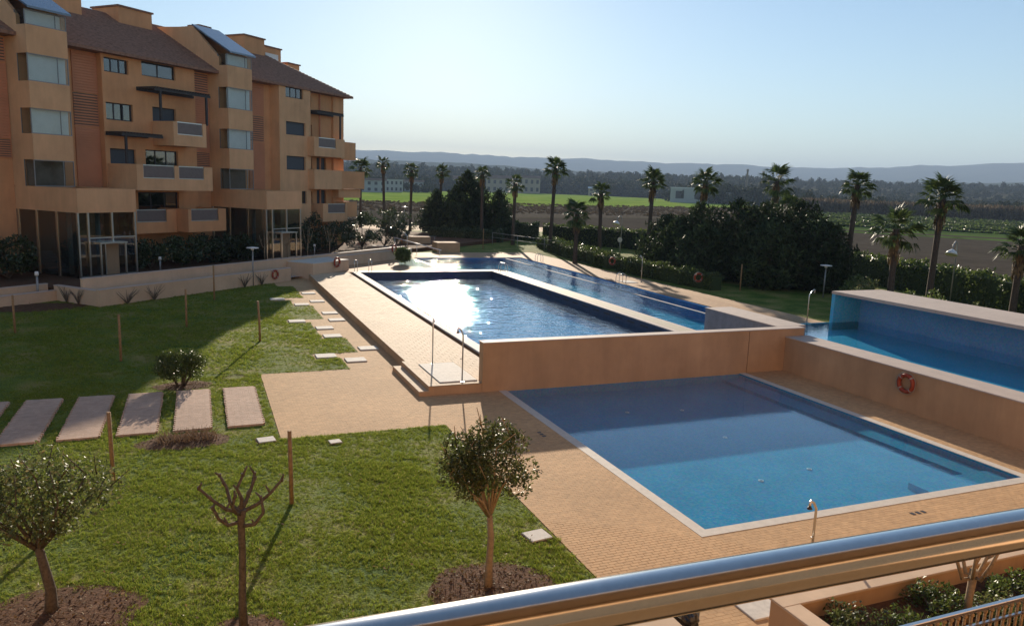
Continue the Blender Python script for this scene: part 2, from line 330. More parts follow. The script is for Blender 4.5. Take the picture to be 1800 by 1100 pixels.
def lattice(regions, lx, ly, gap=0.005, ox=0.0, oy=0.0):
    """running-bond pieces clipped to axis-aligned regions -> list of (x0,x1,y0,y1)"""
    out = []
    for (X0, X1, Y0, Y1) in regions:
        j0 = int(math.floor((Y0 - oy) / ly)) - 1; j1 = int(math.ceil((Y1 - oy) / ly)) + 1
        for j in range(j0, j1):
            y0 = max(oy + j * ly + gap / 2, Y0); y1 = min(oy + (j + 1) * ly - gap / 2, Y1)
            if y1 - y0 < 0.02: continue
            sh = (j % 2) * lx / 2 + ox
            i0 = int(math.floor((X0 - sh) / lx)) - 1; i1 = int(math.ceil((X1 - sh) / lx)) + 1
            for i in range(i0, i1):
                x0 = max(sh + i * lx + gap / 2, X0); x1 = min(sh + (i + 1) * lx - gap / 2, X1)
                if x1 - x0 < 0.02: continue
                out.append((x0, x1, y0, y1))
    return out
def pieces_mesh(name, pcs, z, h, mat, seed=1, jit=0.0008):
    r = np.random.RandomState(seed); p = np.array(pcs); n = len(p)
    zt = z + r.uniform(-jit, jit, n); tx = r.uniform(-0.008, 0.008, n); ty = r.uniform(-0.008, 0.008, n)
    x0, x1, y0, y1 = p.T; zb = np.full(n, z - h)
    def zz(x, y): return zt + tx * (x - (x0 + x1) / 2) + ty * (y - (y0 + y1) / 2)
    c = [np.stack([x, y, zz(x, y)], 1) for x, y in ((x0, y0), (x1, y0), (x1, y1), (x0, y1))]
    b = [np.stack([x, y, zb], 1) for x, y in ((x0, y0), (x1, y0), (x1, y1), (x0, y1))]
    V = np.stack(b + c, 1).reshape(-1, 3)
    F = np.array([(4, 5, 6, 7), (0, 1, 5, 4), (1, 2, 6, 5), (2, 3, 7, 6), (3, 0, 4, 7)])
    idx = (np.arange(n)[:, None, None] * 8 + F[None]).reshape(-1)
    me = bpy.data.meshes.new(name); me.vertices.add(len(V)); me.vertices.foreach_set('co', V.astype(np.float32).ravel())
    nf = n * 5; me.loops.add(nf * 4); me.loops.foreach_set('vertex_index', idx.astype(np.int32)); me.polygons.add(nf); me.polygons.foreach_set('loop_start', np.arange(0, nf * 4, 4, dtype=np.int32))
    me.materials.append(mat); me.update(calc_edges=True); me.shade_flat(); return me
RIGHT = np.array(right); UP = np.array(up); BACK = np.array(back)
def lay_pieces(floor, piece_name, stuff_name, pcs, z, h, mat, lx, ly, in_view):
    """the 300 nearest whole pieces in view are objects of their own, the rest one joined part"""
    p = np.array(pcs); cx_ = (p[:, 0] + p[:, 1]) / 2; cy_ = (p[:, 2] + p[:, 3]) / 2
    whole = (p[:, 1] - p[:, 0] > lx * 0.95) & (p[:, 3] - p[:, 2] > ly * 0.9)
    ok = whole & in_view(cx_, cy_)
    d = np.hypot(cx_, cy_); order = np.argsort(np.where(ok, d, 1e9)); sel = order[:300]; sel = [i for i in sel if ok[i]]
    mask = np.ones(len(p), bool); mask[sel] = False
    o = link(stuff_name, pieces_mesh(stuff_name, p[mask], z, h, mat), floor); o['kind'] = 'stuff'
    hx, hy = lx / 2 - 0.003, ly / 2 - 0.003
    me = MB().bbox(-hx, hx, -hy, hy, -h, 0, 0.004).mesh(piece_name, mat)
    r = random.Random(2)
    for i in sel:
        q = link(piece_name, me, floor, (cx_[i], cy_[i], z + r.uniform(-0.001, 0.001))); q.rotation_euler = (r.uniform(-.006, .006), r.uniform(-.006, .006), r.uniform(-.006, .006))
def px_of(x, y, z):
    P = np.stack([x, y, np.full_like(x, z) - 7.5], -1); dep = -(P @ BACK)
    return 905 + 1342 * (P @ RIGHT) / dep, 550 - 1342 * (P @ UP) / dep
def view_low(x, y):
    u, v = px_of(x, y, 0.0)
    rail = 1095 - (u - 640) * 0.172
    return (u > 5) & (u < 1795) & (v > 5) & (v < np.minimum(1095, rail - 6))

# lower deck (clay pavers) round the children's pool, the paved corner and the path along the terrace
deck = sheet('pool_deck', [rect(7.0, 10.07, 6, 25.4), rect(10.07, 21.3, 4, 12.95), rect(21.3, 23.3, 4, 25.4), rect(2.03, 7.0, 22.1, 30.0), rect(7.0, 7.55, 25.4, 30.0), rect(3.0, 7.55, 30.0, 60.0)], -0.004, MT['bed'])
comb = [(30.0, 31.96, 5.45), (31.96, 32.97, 4.38), (32.97, 36.2, 6.35), (36.2, 40.45, 5.28), (40.45, 41.45, 4.18), (41.45, 45.95, 6.12), (45.95, 48.2, 5.08), (48.2, 49.2, 3.92), (49.2, 54.6, 5.98), (54.6, 60, 4.6)]
regs = [(7.0, 10.07, 6, 25.4), (10.07, 21.3, 6, 12.95), (21.3, 23.3, 6, 25.4), (2.03, 7.0, 22.1, 30.0), (7.0, 7.04, 25.4, 30.0)] + [(xr, 7.55, y0, y1) for y0, y1, xr in comb]
lay_pieces(deck, 'paver', 'pavers', lattice(regs, 0.2, 0.1), 0.0, 0.05, MT['paver'], 0.2, 0.1, view_low)

# ---- lawn
LAWN_Y = [(6.0, 22.1, 6.98), (22.1, 30.0, 2.02)] + comb[:-1] + [(54.6, 57.5, 4.9)]
mb = MB()
for y0, y1, xr in LAWN_Y:
    ny = max(1, int((y1 - y0) / 1.2)); nx = 24
    for j in range(ny):
        for i in range(nx):
            xa = -20 + (xr - 0.012 + 20) * i / nx; xb = -20 + (xr - 0.012 + 20) * (i + 1) / nx; ya = y0 + (y1 - y0) * j / ny; yb = y0 + (y1 - y0) * (j + 1) / ny
            mb.quad((xa, ya, 0.004), (xb, ya, 0.004), (xb, yb, 0.004), (xa, yb, 0.004))
def mat_lawn(name):
    m, nt, out = new_mat(name); L = nt.links.new; geo = N(nt, 'ShaderNodeNewGeometry')
    n1 = N(nt, 'ShaderNodeTexNoise'); n1.inputs['Scale'].default_value = 0.55; n1.inputs['Detail'].default_value = 5; L(geo.outputs['Position'], n1.inputs['Vector'])
    rp = ramp(nt, [(0.3, (0.07, 0.125, 0.018)), (0.48, (0.15, 0.19, 0.032)), (0.66, (0.27, 0.23, 0.07))]); L(n1.outputs[0], rp.inputs[0])
    n2 = N(nt, 'ShaderNodeTexNoise'); n2.inputs['Scale'].default_value = 22; n2.inputs['Detail'].default_value = 5; L(geo.outputs['Position'], n2.inputs['Vector'])
    mr = N(nt, 'ShaderNodeMapRange'); mr.inputs[1].default_value = 0.3; mr.inputs[2].default_value = 0.7; mr.inputs[3].default_value = 0.45; mr.inputs[4].default_value = 1.3; L(n2.outputs[0], mr.inputs[0])
    hs = N(nt, 'ShaderNodeHueSaturation'); L(rp.outputs[0], hs.inputs['Color']); L(mr.outputs[0], hs.inputs['Value'])
    b = N(nt, 'ShaderNodeBsdfPrincipled'); b.inputs['Roughness'].default_value = 0.9; b.inputs['Specular IOR Level'].default_value = 0.1; L(hs.outputs[0], b.inputs['Base Color'])
    bp = N(nt, 'ShaderNodeBump'); bp.inputs['Strength'].default_value = 0.8; bp.inputs['Distance'].default_value = 0.05; L(n2.outputs[0], bp.inputs['Height']); L(bp.outputs[0], b.inputs['Normal']); L(b.outputs[0], out.inputs[0]); return m
MT['lawn'] = mat_lawn('lawn_sward')
mb.build('lawn', MT['lawn'])['kind'] = 'structure'

# ---- stepping slabs in the lawn, paved with the same bricks, ragged along their long sides
slab_words = ['leftmost', 'second', 'third', 'fourth, half under the shadow of the clipped shrub,', 'fifth', 'sixth, nearest the paved corner,']
for k in range(6):
    x0 = -6.8 + 1.49 * k; x1 = x0 + 1.03
    t = empty('stepping_slab', ((x0 + x1) / 2, 25.8, 0), 0, None, 'paving slab', 'brick stepping slabs across the lawn')
    pcs = []
    r = random.Random(k)
    for j in range(45):
        y0 = 23.53 + j * 0.1; off = (j % 2) * 0.06 - 0.03 + r.uniform(-.012, .012); xs = x0 + off
        for i in range(5): pcs.append((xs + i * 0.206 + 0.003 - (x0 + x1) / 2, xs + (i + 1) * 0.206 - 0.003 - (x0 + x1) / 2, y0 + 0.003 - 25.8, y0 + 0.097 - 25.8))
    o = link('pavers', pieces_mesh('pavers', pcs, 0.075, 0.08, MT['slab_pink'], k), t); o['kind'] = 'stuff'
    MB().box(-0.5, 0.5, -2.25, 2.21, 0.0, 0.071).build('bed', MT['bed'], t)
    t['label'] = ['brick stepping slab cut by the left edge of the photo', 'brick stepping slab mostly in the building shadow, second from the left edge', 'brick stepping slab crossed by the edge of the building shadow, third from the left edge',
                  'brick stepping slab carrying most of the round shrub shadow', 'brick stepping slab beside the round shrub, right half in sun', 'brick stepping slab nearest the paved corner, fully in sun'][k]

# ---- upper terrace beside the long pool
ter = MB().box(7.55, 10.7, 25.82, 59.5, -0.1, 0.346).box(7.4, 7.55, 25.42, 29.4, -0.1, 0.346).box(7.55, 9.41, 25.42, 25.82, -0.1, 0.346).build('terrace', MT['render_tan']); ter['kind'] = 'structure'
def view_t(x, y):
    u, v = px_of(x, y, 0.35); return (u > 5) & (u < 1795) & (v > 5) & (v < 700)
tregs = [(7.4, 9.40, 25.42, 29.4), (9.41, 10.69, 25.82, 29.4), (7.55, 10.69, 29.4, 59.5)]
lay_pieces(ter, 'floor_tile', 'floor_tiles', lattice(tregs, 0.36, 0.30), 0.35, 0.02, MT['tile'], 0.36, 0.30, view_t)
st = MB().box(7.04, 7.398, 25.42, 29.4, -0.1, 0.155).build('terrace_step', MT['render_tan']); st['kind'] = 'structure'
me = MB().bbox(-0.175, 0.175, -0.147, 0.147, -0.02, 0, 0.004).mesh('step_tile', MT['tile'])
for j in range(13): link('step_tile', me, st, (7.22, 25.57 + j * 0.306, 0.175))
# gutter with its slotted cover, and the coping of the long pool
gut = MB().box(10.70, 11.02, 25.82, 59.5, 0.02, 0.25).build('overflow_gutter', MT['grate']); gut['kind'] = 'structure'
gm = MB().box(-0.15, 0.15, -0.012, 0.012, -0.03, 0.0).mesh('grate_bars', MT['grey_metal'])
g = MB()
for j in range(900): y = 25.84 + j * 0.0374; g.box(10.715, 11.005, y, y + 0.016, 0.27, 0.30)
o = g.build('grate_bars', MT['grate'], gut); o['kind'] = 'stuff'
cop = MB().bbox(11.02, 11.6, 25.82, 60.1, -1.8, 0.352, 0.03).build('pool_coping', MT['cope']); cop['kind'] = 'structure'
# long pool basin
lp = MB()
lp.add([(11.6, 25.8, -0.75), (22.6, 25.8, -0.75), (22.6, 59.5, -0.75), (11.6, 59.5, -0.75)], [(0, 1, 2, 3)])
lp.build('pool_floor', MT['pool_deep'])['kind'] = 'structure'
lw = MB().box(11.6, 22.6, 59.5, 59.62, -1.7, 0.30).box(22.6, 22.72, 25.8, 59.62, -1.7, 0.30).build('pool_wall', MT['pool_dark']); lw['kind'] = 'structure'
dk = MB()
for j in range(20): dk.box(22.585, 22.6, 31 + j * 1.4, 31.75 + j * 1.4, 0.03, 0.14)
o = dk.build('dark_tile_band', MT['dark_metal'], lw); o['kind'] = 'stuff'
sheet('pool_water', [rect(11.6, 22.6, 25.8, 59.5)], -0.12, MT['water_wave'])
# walkways between the pools
MB().bbox(22.6, 24.0, 25.8, 60.6, 0.302, 0.35, 0.02).bbox(11.6, 22.598, 59.5, 60.6, 0.302, 0.35, 0.02).build('pool_walkway', MT['cap'])['kind'] = 'structure'
MB().box(22.74, 23.98, 25.82, 60.58, -1.7, 0.30).box(11.62, 22.72, 59.64, 60.58, -1.7, 0.30).build('walkway_base', MT['pool_wall_blue'])['kind'] = 'structure'
m_strip = mat_noise('sandy_walk', (0.44, 0.38, 0.27), 0.12, 4, 0.7, 0.1)
sheet('walkway_paving', [rect(22.95, 23.75, 31, 60.1), rect(13.0, 22.95, 59.8, 60.3)], 0.354, m_strip)
# upper pool: long arm beside the walkway and the wide end behind the long pool
sheet('pool_floor', [rect(24.0, 29.8, 33, 70.6), rect(18.95, 24.0, 60.6, 70.6)], -0.25, MT['pool_light'])
MB().box(29.8, 29.95, 33, 70.6, -0.85, 0.30).box(18.8, 29.95, 70.6, 70.75, -0.85, 0.30).box(18.8, 18.95, 60.6, 70.6, -0.85, 0.30).box(24.0, 29.95, 32.85, 33, -0.85, 0.30).build('pool_wall', MT['pool_wall_blue'])['kind'] = 'structure'
sheet('pool_water', [rect(24.0, 29.8, 33, 70.6), rect(18.95, 24.0, 60.6, 70.6)], 0.275, MT['water_arm'])
dv = MB().box(28.12, 28.22, 33, 70.4, -0.85, 0.26).build('pool_divider', MT['pool_wall_blue']); dv['kind'] = 'structure'
MB().box(28.1, 28.24, 33, 70.4, 0.262, 0.30).build('divider_edge', MT['cope'], dv)
# upper deck at the far end and along the right side
UD = [rect(7.4, 18.8, 59.9, 66), rect(9.4, 18.8, 66, 78), rect(18.8, 33.2, 70.75, 76), rect(29.95, 32.2, 25, 70.75), rect(24.8, 29.95, 28.15, 32.85), rect(32.2, 33.4, 54, 70.75)]
sheet('upper_deck', UD, 0.346, MT['paving_far'])
mb = MB()
for (x0, x1, y0, y1) in [(7.55, 18.8, 59.64, 78), (18.8, 33.4, 70.76, 76), (29.96, 33.4, 25, 70.76), (24.8, 29.95, 28.15, 32.84)]: mb.box(x0 + 0.01, x1 - 0.01, y0, y1, -0.1, 0.338)
mb.build('upper_deck_base', MT['render_tan'])['kind'] = 'structure'
sheet('wading_pool', [[(15.9, 64.2), (17.9, 62.2), (18.6, 62.6), (18.6, 69.5), (17.4, 72.2)]], 0.352, MT['water_arm'])
# garden beyond the upper deck: lawn strip and beds
sheet('lawn', [rect(32.2, 60, 25, 54), rect(33.4, 60, 54, 76), rect(18, 60, 76, 112), rect(-5, 18, 78, 112)], 0.30, MT['lawn'])

# ---- front pool
MB().box(10.07, 10.37, 12.95, 25.4, -1.2, 0.008).box(10.37, 21.3, 12.95, 13.25, -1.2, 0.008).box(21.0, 21.3, 13.25, 25.4, -1.2, 0.008).build('pool_coping', MT['cope'])['kind'] = 'structure'
mb = MB()
for (a, b, c, d) in [(10.371, 10.38, 13.26, 25.39), (20.99, 20.999, 13.26, 25.39), (10.38, 20.99, 13.251, 13.26)]: mb.box(a, b, c, d, -1.2, -0.01)
mb.box(17.8, 20.98, 13.27, 14.2, -1.19, -0.14).box(20.1, 20.98, 14.2, 25.36, -1.19, -0.2).box(10.38, 20.98, 25.37, 25.398, -1.19, -0.03)
mb.build('pool_wall', MT['pool_blue'])['kind'] = 'structure'
sheet('pool_floor', [rect(10.37, 21.0, 13.25, 25.4)], -0.32, MT['pool_blue'])
sheet('pool_water', [rect(10.37, 21.0, 13.25, 25.4)], -0.035, MT['water_calm'])

for k, (x, y) in enumerate([(13.9, 22.6), (16.0, 22.3), (15.6, 19.3), (16.2, 16.2), (14.2, 15.9)]):
    t = empty('pool_floor_light', (x, y, -0.318), 0, ['white round fitting on the pool floor near the wall, left one', 'white round fitting on the pool floor near the wall, right one', 'white round fitting on the pool floor at the shadow edge', 'white round fitting on the sunny pool floor, right one', 'white round fitting on the sunny pool floor, left one'][k], 'pool fitting', 'fittings on the pool floor')
    MB().tube([(0, 0, 0), (0, 0, 0.02)], 0.075, 16).build('flange', MT['white_metal'], t); MB().tube([(0, 0, 0.021), (0, 0, 0.035)], 0.04, 12).build('cap', MT['steel'], t)
# ---- wall that dams the long pool above the front pool
dam = empty('retaining_wall', (17, 25.6, 0), 0, 'long tan rendered wall between the two pools with a pale cap', 'wall')
def in_dam(mb): mb.v = [(x - 17, y - 25.6, z) for x, y, z in mb.v]; return mb
in_dam(MB().box(9.41, 21.34, 25.4, 25.8, -1.2, 1.81).box(21.37, 24.3, 25.4, 25.8, -1.2, 1.81)).build('wall_body', MT['render_tan'], dam)
in_dam(MB().box(21.34, 21.37, 25.43, 25.79, -1.2, 1.81)).build('joint', MT['dark_metal'], dam)
in_dam(MB().bbox(9.39, 24.33, 25.37, 25.84, 1.812, 1.85, 0.012)).build('cap', MT['cap'], dam)
blk = empty('parapet_block', (24, 28.4, 0), 0, 'broad low parapet block with pale top and grey tiled side', 'wall')
MB().box(-0.8, 0.75, -2.59, 2.6, -0.9, 1.815).build('block_body', MT['grey_tile'], blk)
MB().bbox(-0.83, 0.78, -2.555, 2.63, 1.817, 1.853, 0.012).build('cap', MT['cap'], blk)
# ---- raised pool on the right
rw = empty('raised_pool_wall', (23.9, 12, 0), 0, 'long tan wall holding the raised pool, a life ring on it', 'wall')
MB().box(-0.6, 0.6, -10, 13.39, -1.2, 1.455).build('wall_body', MT['render_tan'], rw)
MB().bbox(-0.63, 0.62, -10, 13.395, 1.457, 1.5, 0.012).build('cap', MT['cap'], rw)
sheet('pool_floor', [rect(24.5, 30.1, 2, 27.9)], 1.1, MT['pool_light'])
MB().box(24.5, 30.1, 27.9, 28.1, 0.4, 1.46).box(24.503, 24.515, 2, 27.9, 0.7, 1.43).build('pool_wall', MT['pool_blue'])['kind'] = 'structure'
sheet('pool_water', [rect(24.515, 30.1, 2, 27.9), rect(24.76, 30.1, 27.9, 28.06)], 1.468, MT['water_calm'])
gr = empty('cascade_wall', (30, 18, 0), 0, 'blue tiled wall under a broad pale slab beside the raised pool', 'wall')
MB().box(0.1, 0.4, -16, 10.1, -0.3, 2.86).build('back_wall', MT['pool_pale'], gr)
MB().box(-1.6, 0.098, 9.9, 10.1, 0.5, 2.86).build('end_wall', MT['pool_light'], gr)
MB().bbox(-1.62, 1.62, -16, 10.12, 2.862, 3.0, 0.015).build('slab', MT['cap'], gr)
MB().box(0.42, 1.58, -16, 10.08, -0.3, 2.86).build('core', MT['render_tan'], gr)

# ---- haze over the far country
# ================================================================ APARTMENT BUILDING (local x along the facade, local y into the building)
MT['stucco'] = mat_noise('orange_stucco', (0.66, 0.345, 0.17), 0.07, 0.8, 0.9, 0.25, 60, 0.2, big=0.10, streak=0.07)
MT['stucco_dk'] = mat_noise('terracotta_siding', (0.56, 0.255, 0.145), 0.08, 0.8, 0.9, 0.2, 60, 0.2)
MT['stucco_lt'] = mat_noise('ochre_stucco', (0.68, 0.40, 0.215), 0.07, 0.8, 0.9, 0.25, 60, 0.2, big=0.08, streak=0.08)
MT['roof'] = mat_noise('dark_roof_tile', (0.27, 0.155, 0.11), 0.35, 4, 0.9, 0.6, 9, 0.2)
MT['frame'] = mat_noise('dark_window_frame', (0.05, 0.05, 0.055), 0.1, 8, 0.5, 0.0)
MT['shutter'] = mat_noise('slate_shutter', (0.075, 0.085, 0.10), 0.1, 8, 0.6, 0.0)
MT['blind'] = mat_noise('grey_blind', (0.82, 0.82, 0.80), 0.06, 2, 0.8, 0.0)
MT['rail_panel'] = mat_noise('smoked_rail_panel', (0.17, 0.14, 0.13), 0.1, 4, 0.35, 0.0)
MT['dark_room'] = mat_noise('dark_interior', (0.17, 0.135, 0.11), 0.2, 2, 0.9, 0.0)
MT['glass'] = mat_glass('window_glass', (0.86, 0.9, 0.9))
MT['hall_glass'] = mat_glass('hall_glass', (0.55, 0.6, 0.6), 0.02, 2.3)
MT['mirror_glass'] = mat_glass('reflective_glass', (0.35, 0.42, 0.48), 0.02, 2.6)
MT['sky_glass'] = mat_noise('roof_glazing', (0.10, 0.15, 0.21), 0.1, 2, 0.08, 0.0, spec=1.0)
BA, BB_ = 44.0, 46.5
GZ = 0.66         # level of the ground at the building's foot
KB = 1.10          # the facade was measured at a nominal distance; it stands this much farther away and is this much larger
UX, UY = 0.740093, 0.672505
apt = empty('apartment_building', (KB * (BA * UX - BB_ * UY), KB * (BA * UY + BB_ * UX), 7.5 + KB * (1.3 - 7.5)), math.atan2(UY, UX), 'orange stuccoed apartment building with glazed bays and tiled roof', 'building')
apt.scale = (KB, KB, KB)
class LB(MB):
    """boxes given as a (along), b (facade offset, negative is back), z in world height"""
    def bx(s, a0, a1, b0, b1, z0, z1):
        b0, b1 = sorted((-b0 - BB_, -b1 - BB_)); return s.box(a0 - BA, a1 - BA, b0, b1, z0 - 1.3, z1 - 1.3)
    def ply(s, pts, a0, a1):           # polygon in (b,z) extruded along a
        return s.prism([(-b - BB_, z - 1.3) for b, z in pts], 'x', a0 - BA, a1 - BA)
def holed(mb, a0, a1, z0, z1, b, holes, depth=0.22):
    """facade plane at b facing outward with openings and their reveals"""
    A = sorted({a0, a1, *[h[0] for h in holes], *[h[1] for h in holes]}); Z = sorted({z0, z1, *[h[2] for h in holes], *[h[3] for h in holes]})
    A = [a for a in A if a0 <= a <= a1]; Z = [z for z in Z if z0 <= z <= z1]
    y = -b - BB_; T = lambda a, z, d=0.0: (a - BA, y + d, z - 1.3)
    for i in range(len(A) - 1):
        for j in range(len(Z) - 1):
            am, zm = (A[i] + A[i + 1]) / 2, (Z[j] + Z[j + 1]) / 2
            if any(h[0] < am < h[1] and h[2] < zm < h[3] for h in holes): continue
            mb.quad(T(A[i], Z[j]), T(A[i + 1], Z[j]), T(A[i + 1], Z[j + 1]), T(A[i], Z[j + 1]))
    for h in holes:
        p, q, u, v = h
        mb.quad(T(p, u), T(p, v), T(p, v, depth), T(p, u, depth)); mb.quad(T(q, v), T(q, u), T(q, u, depth), T(q, v, depth))
        mb.quad(T(q, u), T(p, u), T(p, u, depth), T(q, u, depth)); mb.quad(T(p, v), T(q, v), T(q, v, depth), T(p, v, depth))
def ploc(mb, name, mat, parent): return mb.build(name, mat, parent)
def window(a0, a1, z0, z1, b, n=3, kind='glass'):
    """set back in its opening: frame, panes, dark room or blind behind"""
    w = 0.07; f = LB(); bb = b - 0.16
    f.bx(a0, a1, bb, bb - 0.06, z0, z0 + w); f.bx(a0, a1, bb, bb - 0.06, z1 - w, z1); f.bx(a0, a0 + w, bb, bb - 0.06, z0 + w, z1 - w); f.bx(a1 - w, a1, bb, bb - 0.06, z0 + w, z1 - w)
    for k in range(1, n): x = a0 + (a1 - a0) * k / n; f.bx(x - 0.045, x + 0.045, bb, bb - 0.06, z0 + w, z1 - w)
    o = f.build('window', MT['frame'], apt)
    for k in range(n):
        x0 = a0 + (a1 - a0) * k / n + 0.045; x1 = a0 + (a1 - a0) * (k + 1) / n - 0.045
        LB().bx(x0, x1, bb - 0.025, bb - 0.035, z0 + w, z1 - w).build('pane', MT['mirror_glass'] if kind == 'glass' else MT['shutter'], o)
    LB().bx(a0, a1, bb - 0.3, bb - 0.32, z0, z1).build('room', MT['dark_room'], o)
def louvre(a0, a1, z0, z1, b, pitch=0.16, mat='stucco_dk', gap=True):
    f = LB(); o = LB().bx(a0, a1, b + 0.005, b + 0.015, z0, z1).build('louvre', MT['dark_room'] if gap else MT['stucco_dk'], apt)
    n = int((z1 - z0) / pitch)
    me = LB(); me.bx(a0, a1, b + 0.02, b + 0.09, 0 + 1.3, pitch * (0.55 if gap else 0.86) + 1.3); m = me.mesh('slat', MT[mat])
    for k in range(n): link('slat', m, o, (0, 0, z0 + k * (z1 - z0) / n - 1.3))
def balcony(a0, a1, bf, bw, z0, z1, rails=(), mat='stucco_lt', side=True):
    """parapet tray: front with notches filled by rail panels, two cheeks and a floor"""
    t = 0.16; zn = z0 + (z1 - z0) * 0.47; p = LB()
    cuts = [a0] + [v for r in rails for v in r] + [a1]
    for i in range(0, len(cuts), 2): p.bx(cuts[i], cuts[i + 1], bf, bf - t, zn, z1)
    p.bx(a0, a1, bf, bf - t, z0, zn); p.bx(a0, a0 + t, bf - t, bw, z0, z1); p.bx(a1 - t, a1, bf - t, bw, z0, z1); p.bx(a0 + t, a1 - t, bf - t, bw, z0, z0 + 0.2)
    o = p.build('balcony', MT[mat], apt)
    for r in rails:
        LB().bx(r[0] + 0.05, r[1] - 0.05, bf - 0.06, bf - 0.08, zn + 0.06, z1 - 0.07).build('rail_panel', MT['rail_panel'], o)
        f = LB(); f.bx(r[0], r[1], bf - 0.04, bf - 0.1, z1 - 0.065, z1); f.bx(r[0], r[1], bf - 0.02, bf - 0.12, zn, zn + 0.05); f.bx(r[0], r[0] + 0.045, bf - 0.04, bf - 0.1, zn + 0.05, z1 - 0.065); f.bx(r[1] - 0.045, r[1], bf - 0.04, bf - 0.1, zn + 0.05, z1 - 0.065)
        f.build('rail', MT['steel'], o)
def pergola(a0, a1, b0, b1, z, posts):
    p = LB(); p.bx(a0, a1, b0, b0 - 0.12, z - 0.16, z); p.bx(a0, a1, b1 + 0.12, b1, z - 0.16, z)
    n = int((a1 - a0) / 0.22)
    for k in range(n): x = a0 + (a1 - a0) * k / n; p.bx(x, x + 0.08, b0 + 0.1, b1, z + 0.002, z + 0.09)
    for x, zb in posts: p.bx(x, x + 0.14, b0 - 0.01, b0 - 0.13, zb, z - 0.162)
    p.build('pergola', MT['dark_metal'], apt)

# body and roof
A0, A1 = 8.0, 59.2
b_ = LB(); b_.bx(A0, A1, -46.5, -58.5, 1.3, 15.0)
b_.build('wall', MT['stucco'], apt)
r_ = LB(); L3 = lambda a, b, z: (a - BA, -b - BB_, z - 1.3)
ov = 0.5
pts = [L3(A0, -45.35, 15.0), L3(A1 + ov, -45.35, 15.0), L3(A1 + ov, -59.2, 15.0), L3(A0, -59.2, 15.0), L3(A0, -52.3, 18.75), L3(A1 - 5.6, -52.3, 18.75)]
r_.add(pts, [(0, 1, 5, 4), (1, 2, 5), (2, 3, 4, 5), (3, 0, 4)])
r_.add([L3(A0, -45.35, 14.86), L3(A1 + ov, -45.35, 14.86), L3(A1 + ov, -59.2, 14.86), L3(A0, -59.2, 14.86)] + pts[:4], [(3, 2, 1, 0), (0, 1, 5, 4), (1, 2, 6, 5), (2, 3, 7, 6)])
roof = r_.build('roof', MT['roof'], apt)
# rows of tiles as real courses on the front slope
crs = LB(); n = 30
for k in range(n):
    t0 = k / n; t1 = (k + 1) / n; b0 = -45.35 - 6.95 * t0; b1 = -45.35 - 6.95 * t1; z0 = 15.0 + 3.75 * t0; z1 = 15.0 + 3.75 * t1
    ae = A1 + ov - (5.6 + ov) * t0 - 0.05
    crs.add([L3(A0, b0, z0 + 0.06), L3(ae, b0, z0 + 0.06), L3(ae, b1, z1 + 0.02), L3(A0, b1, z1 + 0.02), L3(A0, b0, z0), L3(ae, b0, z0)], [(0, 1, 2, 3), (4, 5, 1, 0)])
o = crs.build('tile_courses', MT['roof'], roof); o['kind'] = 'stuff'
for (a0, a1, b0, b1, z0, z1) in [(34.6, 36.6, -50.6, -53.0, 15.5, 18.9), (39.6, 42.4, -50.8, -53.6, 15.5, 19.1), (51.8, 54.2, -50.9, -53.2, 15.5, 19.35), (54.25, 56.6, -51.2, -53.4, 15.5, 18.9), (57.6, 59.2, -51.3, -52.8, 15.5, 17.9), (47.5, 48.6, -51.5, -52.6, 15.5, 19.3)]:
    c = LB(); c.bx(a0, a1, b0, b1, z0, z1); o = c.build('roof_block', MT['stucco'], roof)
    c = LB(); c.bx(a0 - 0.1, a1 + 0.1, b0 + 0.1, b1 - 0.1, z1, z1 + 0.12); c.build('coping', MT['roof'], o)
# roof dormer window
c = LB(); c.bx(54.6, 56.2, -51.19, -51.15, 17.6, 18.4); c.build('dormer_window', MT['blind'], apt)

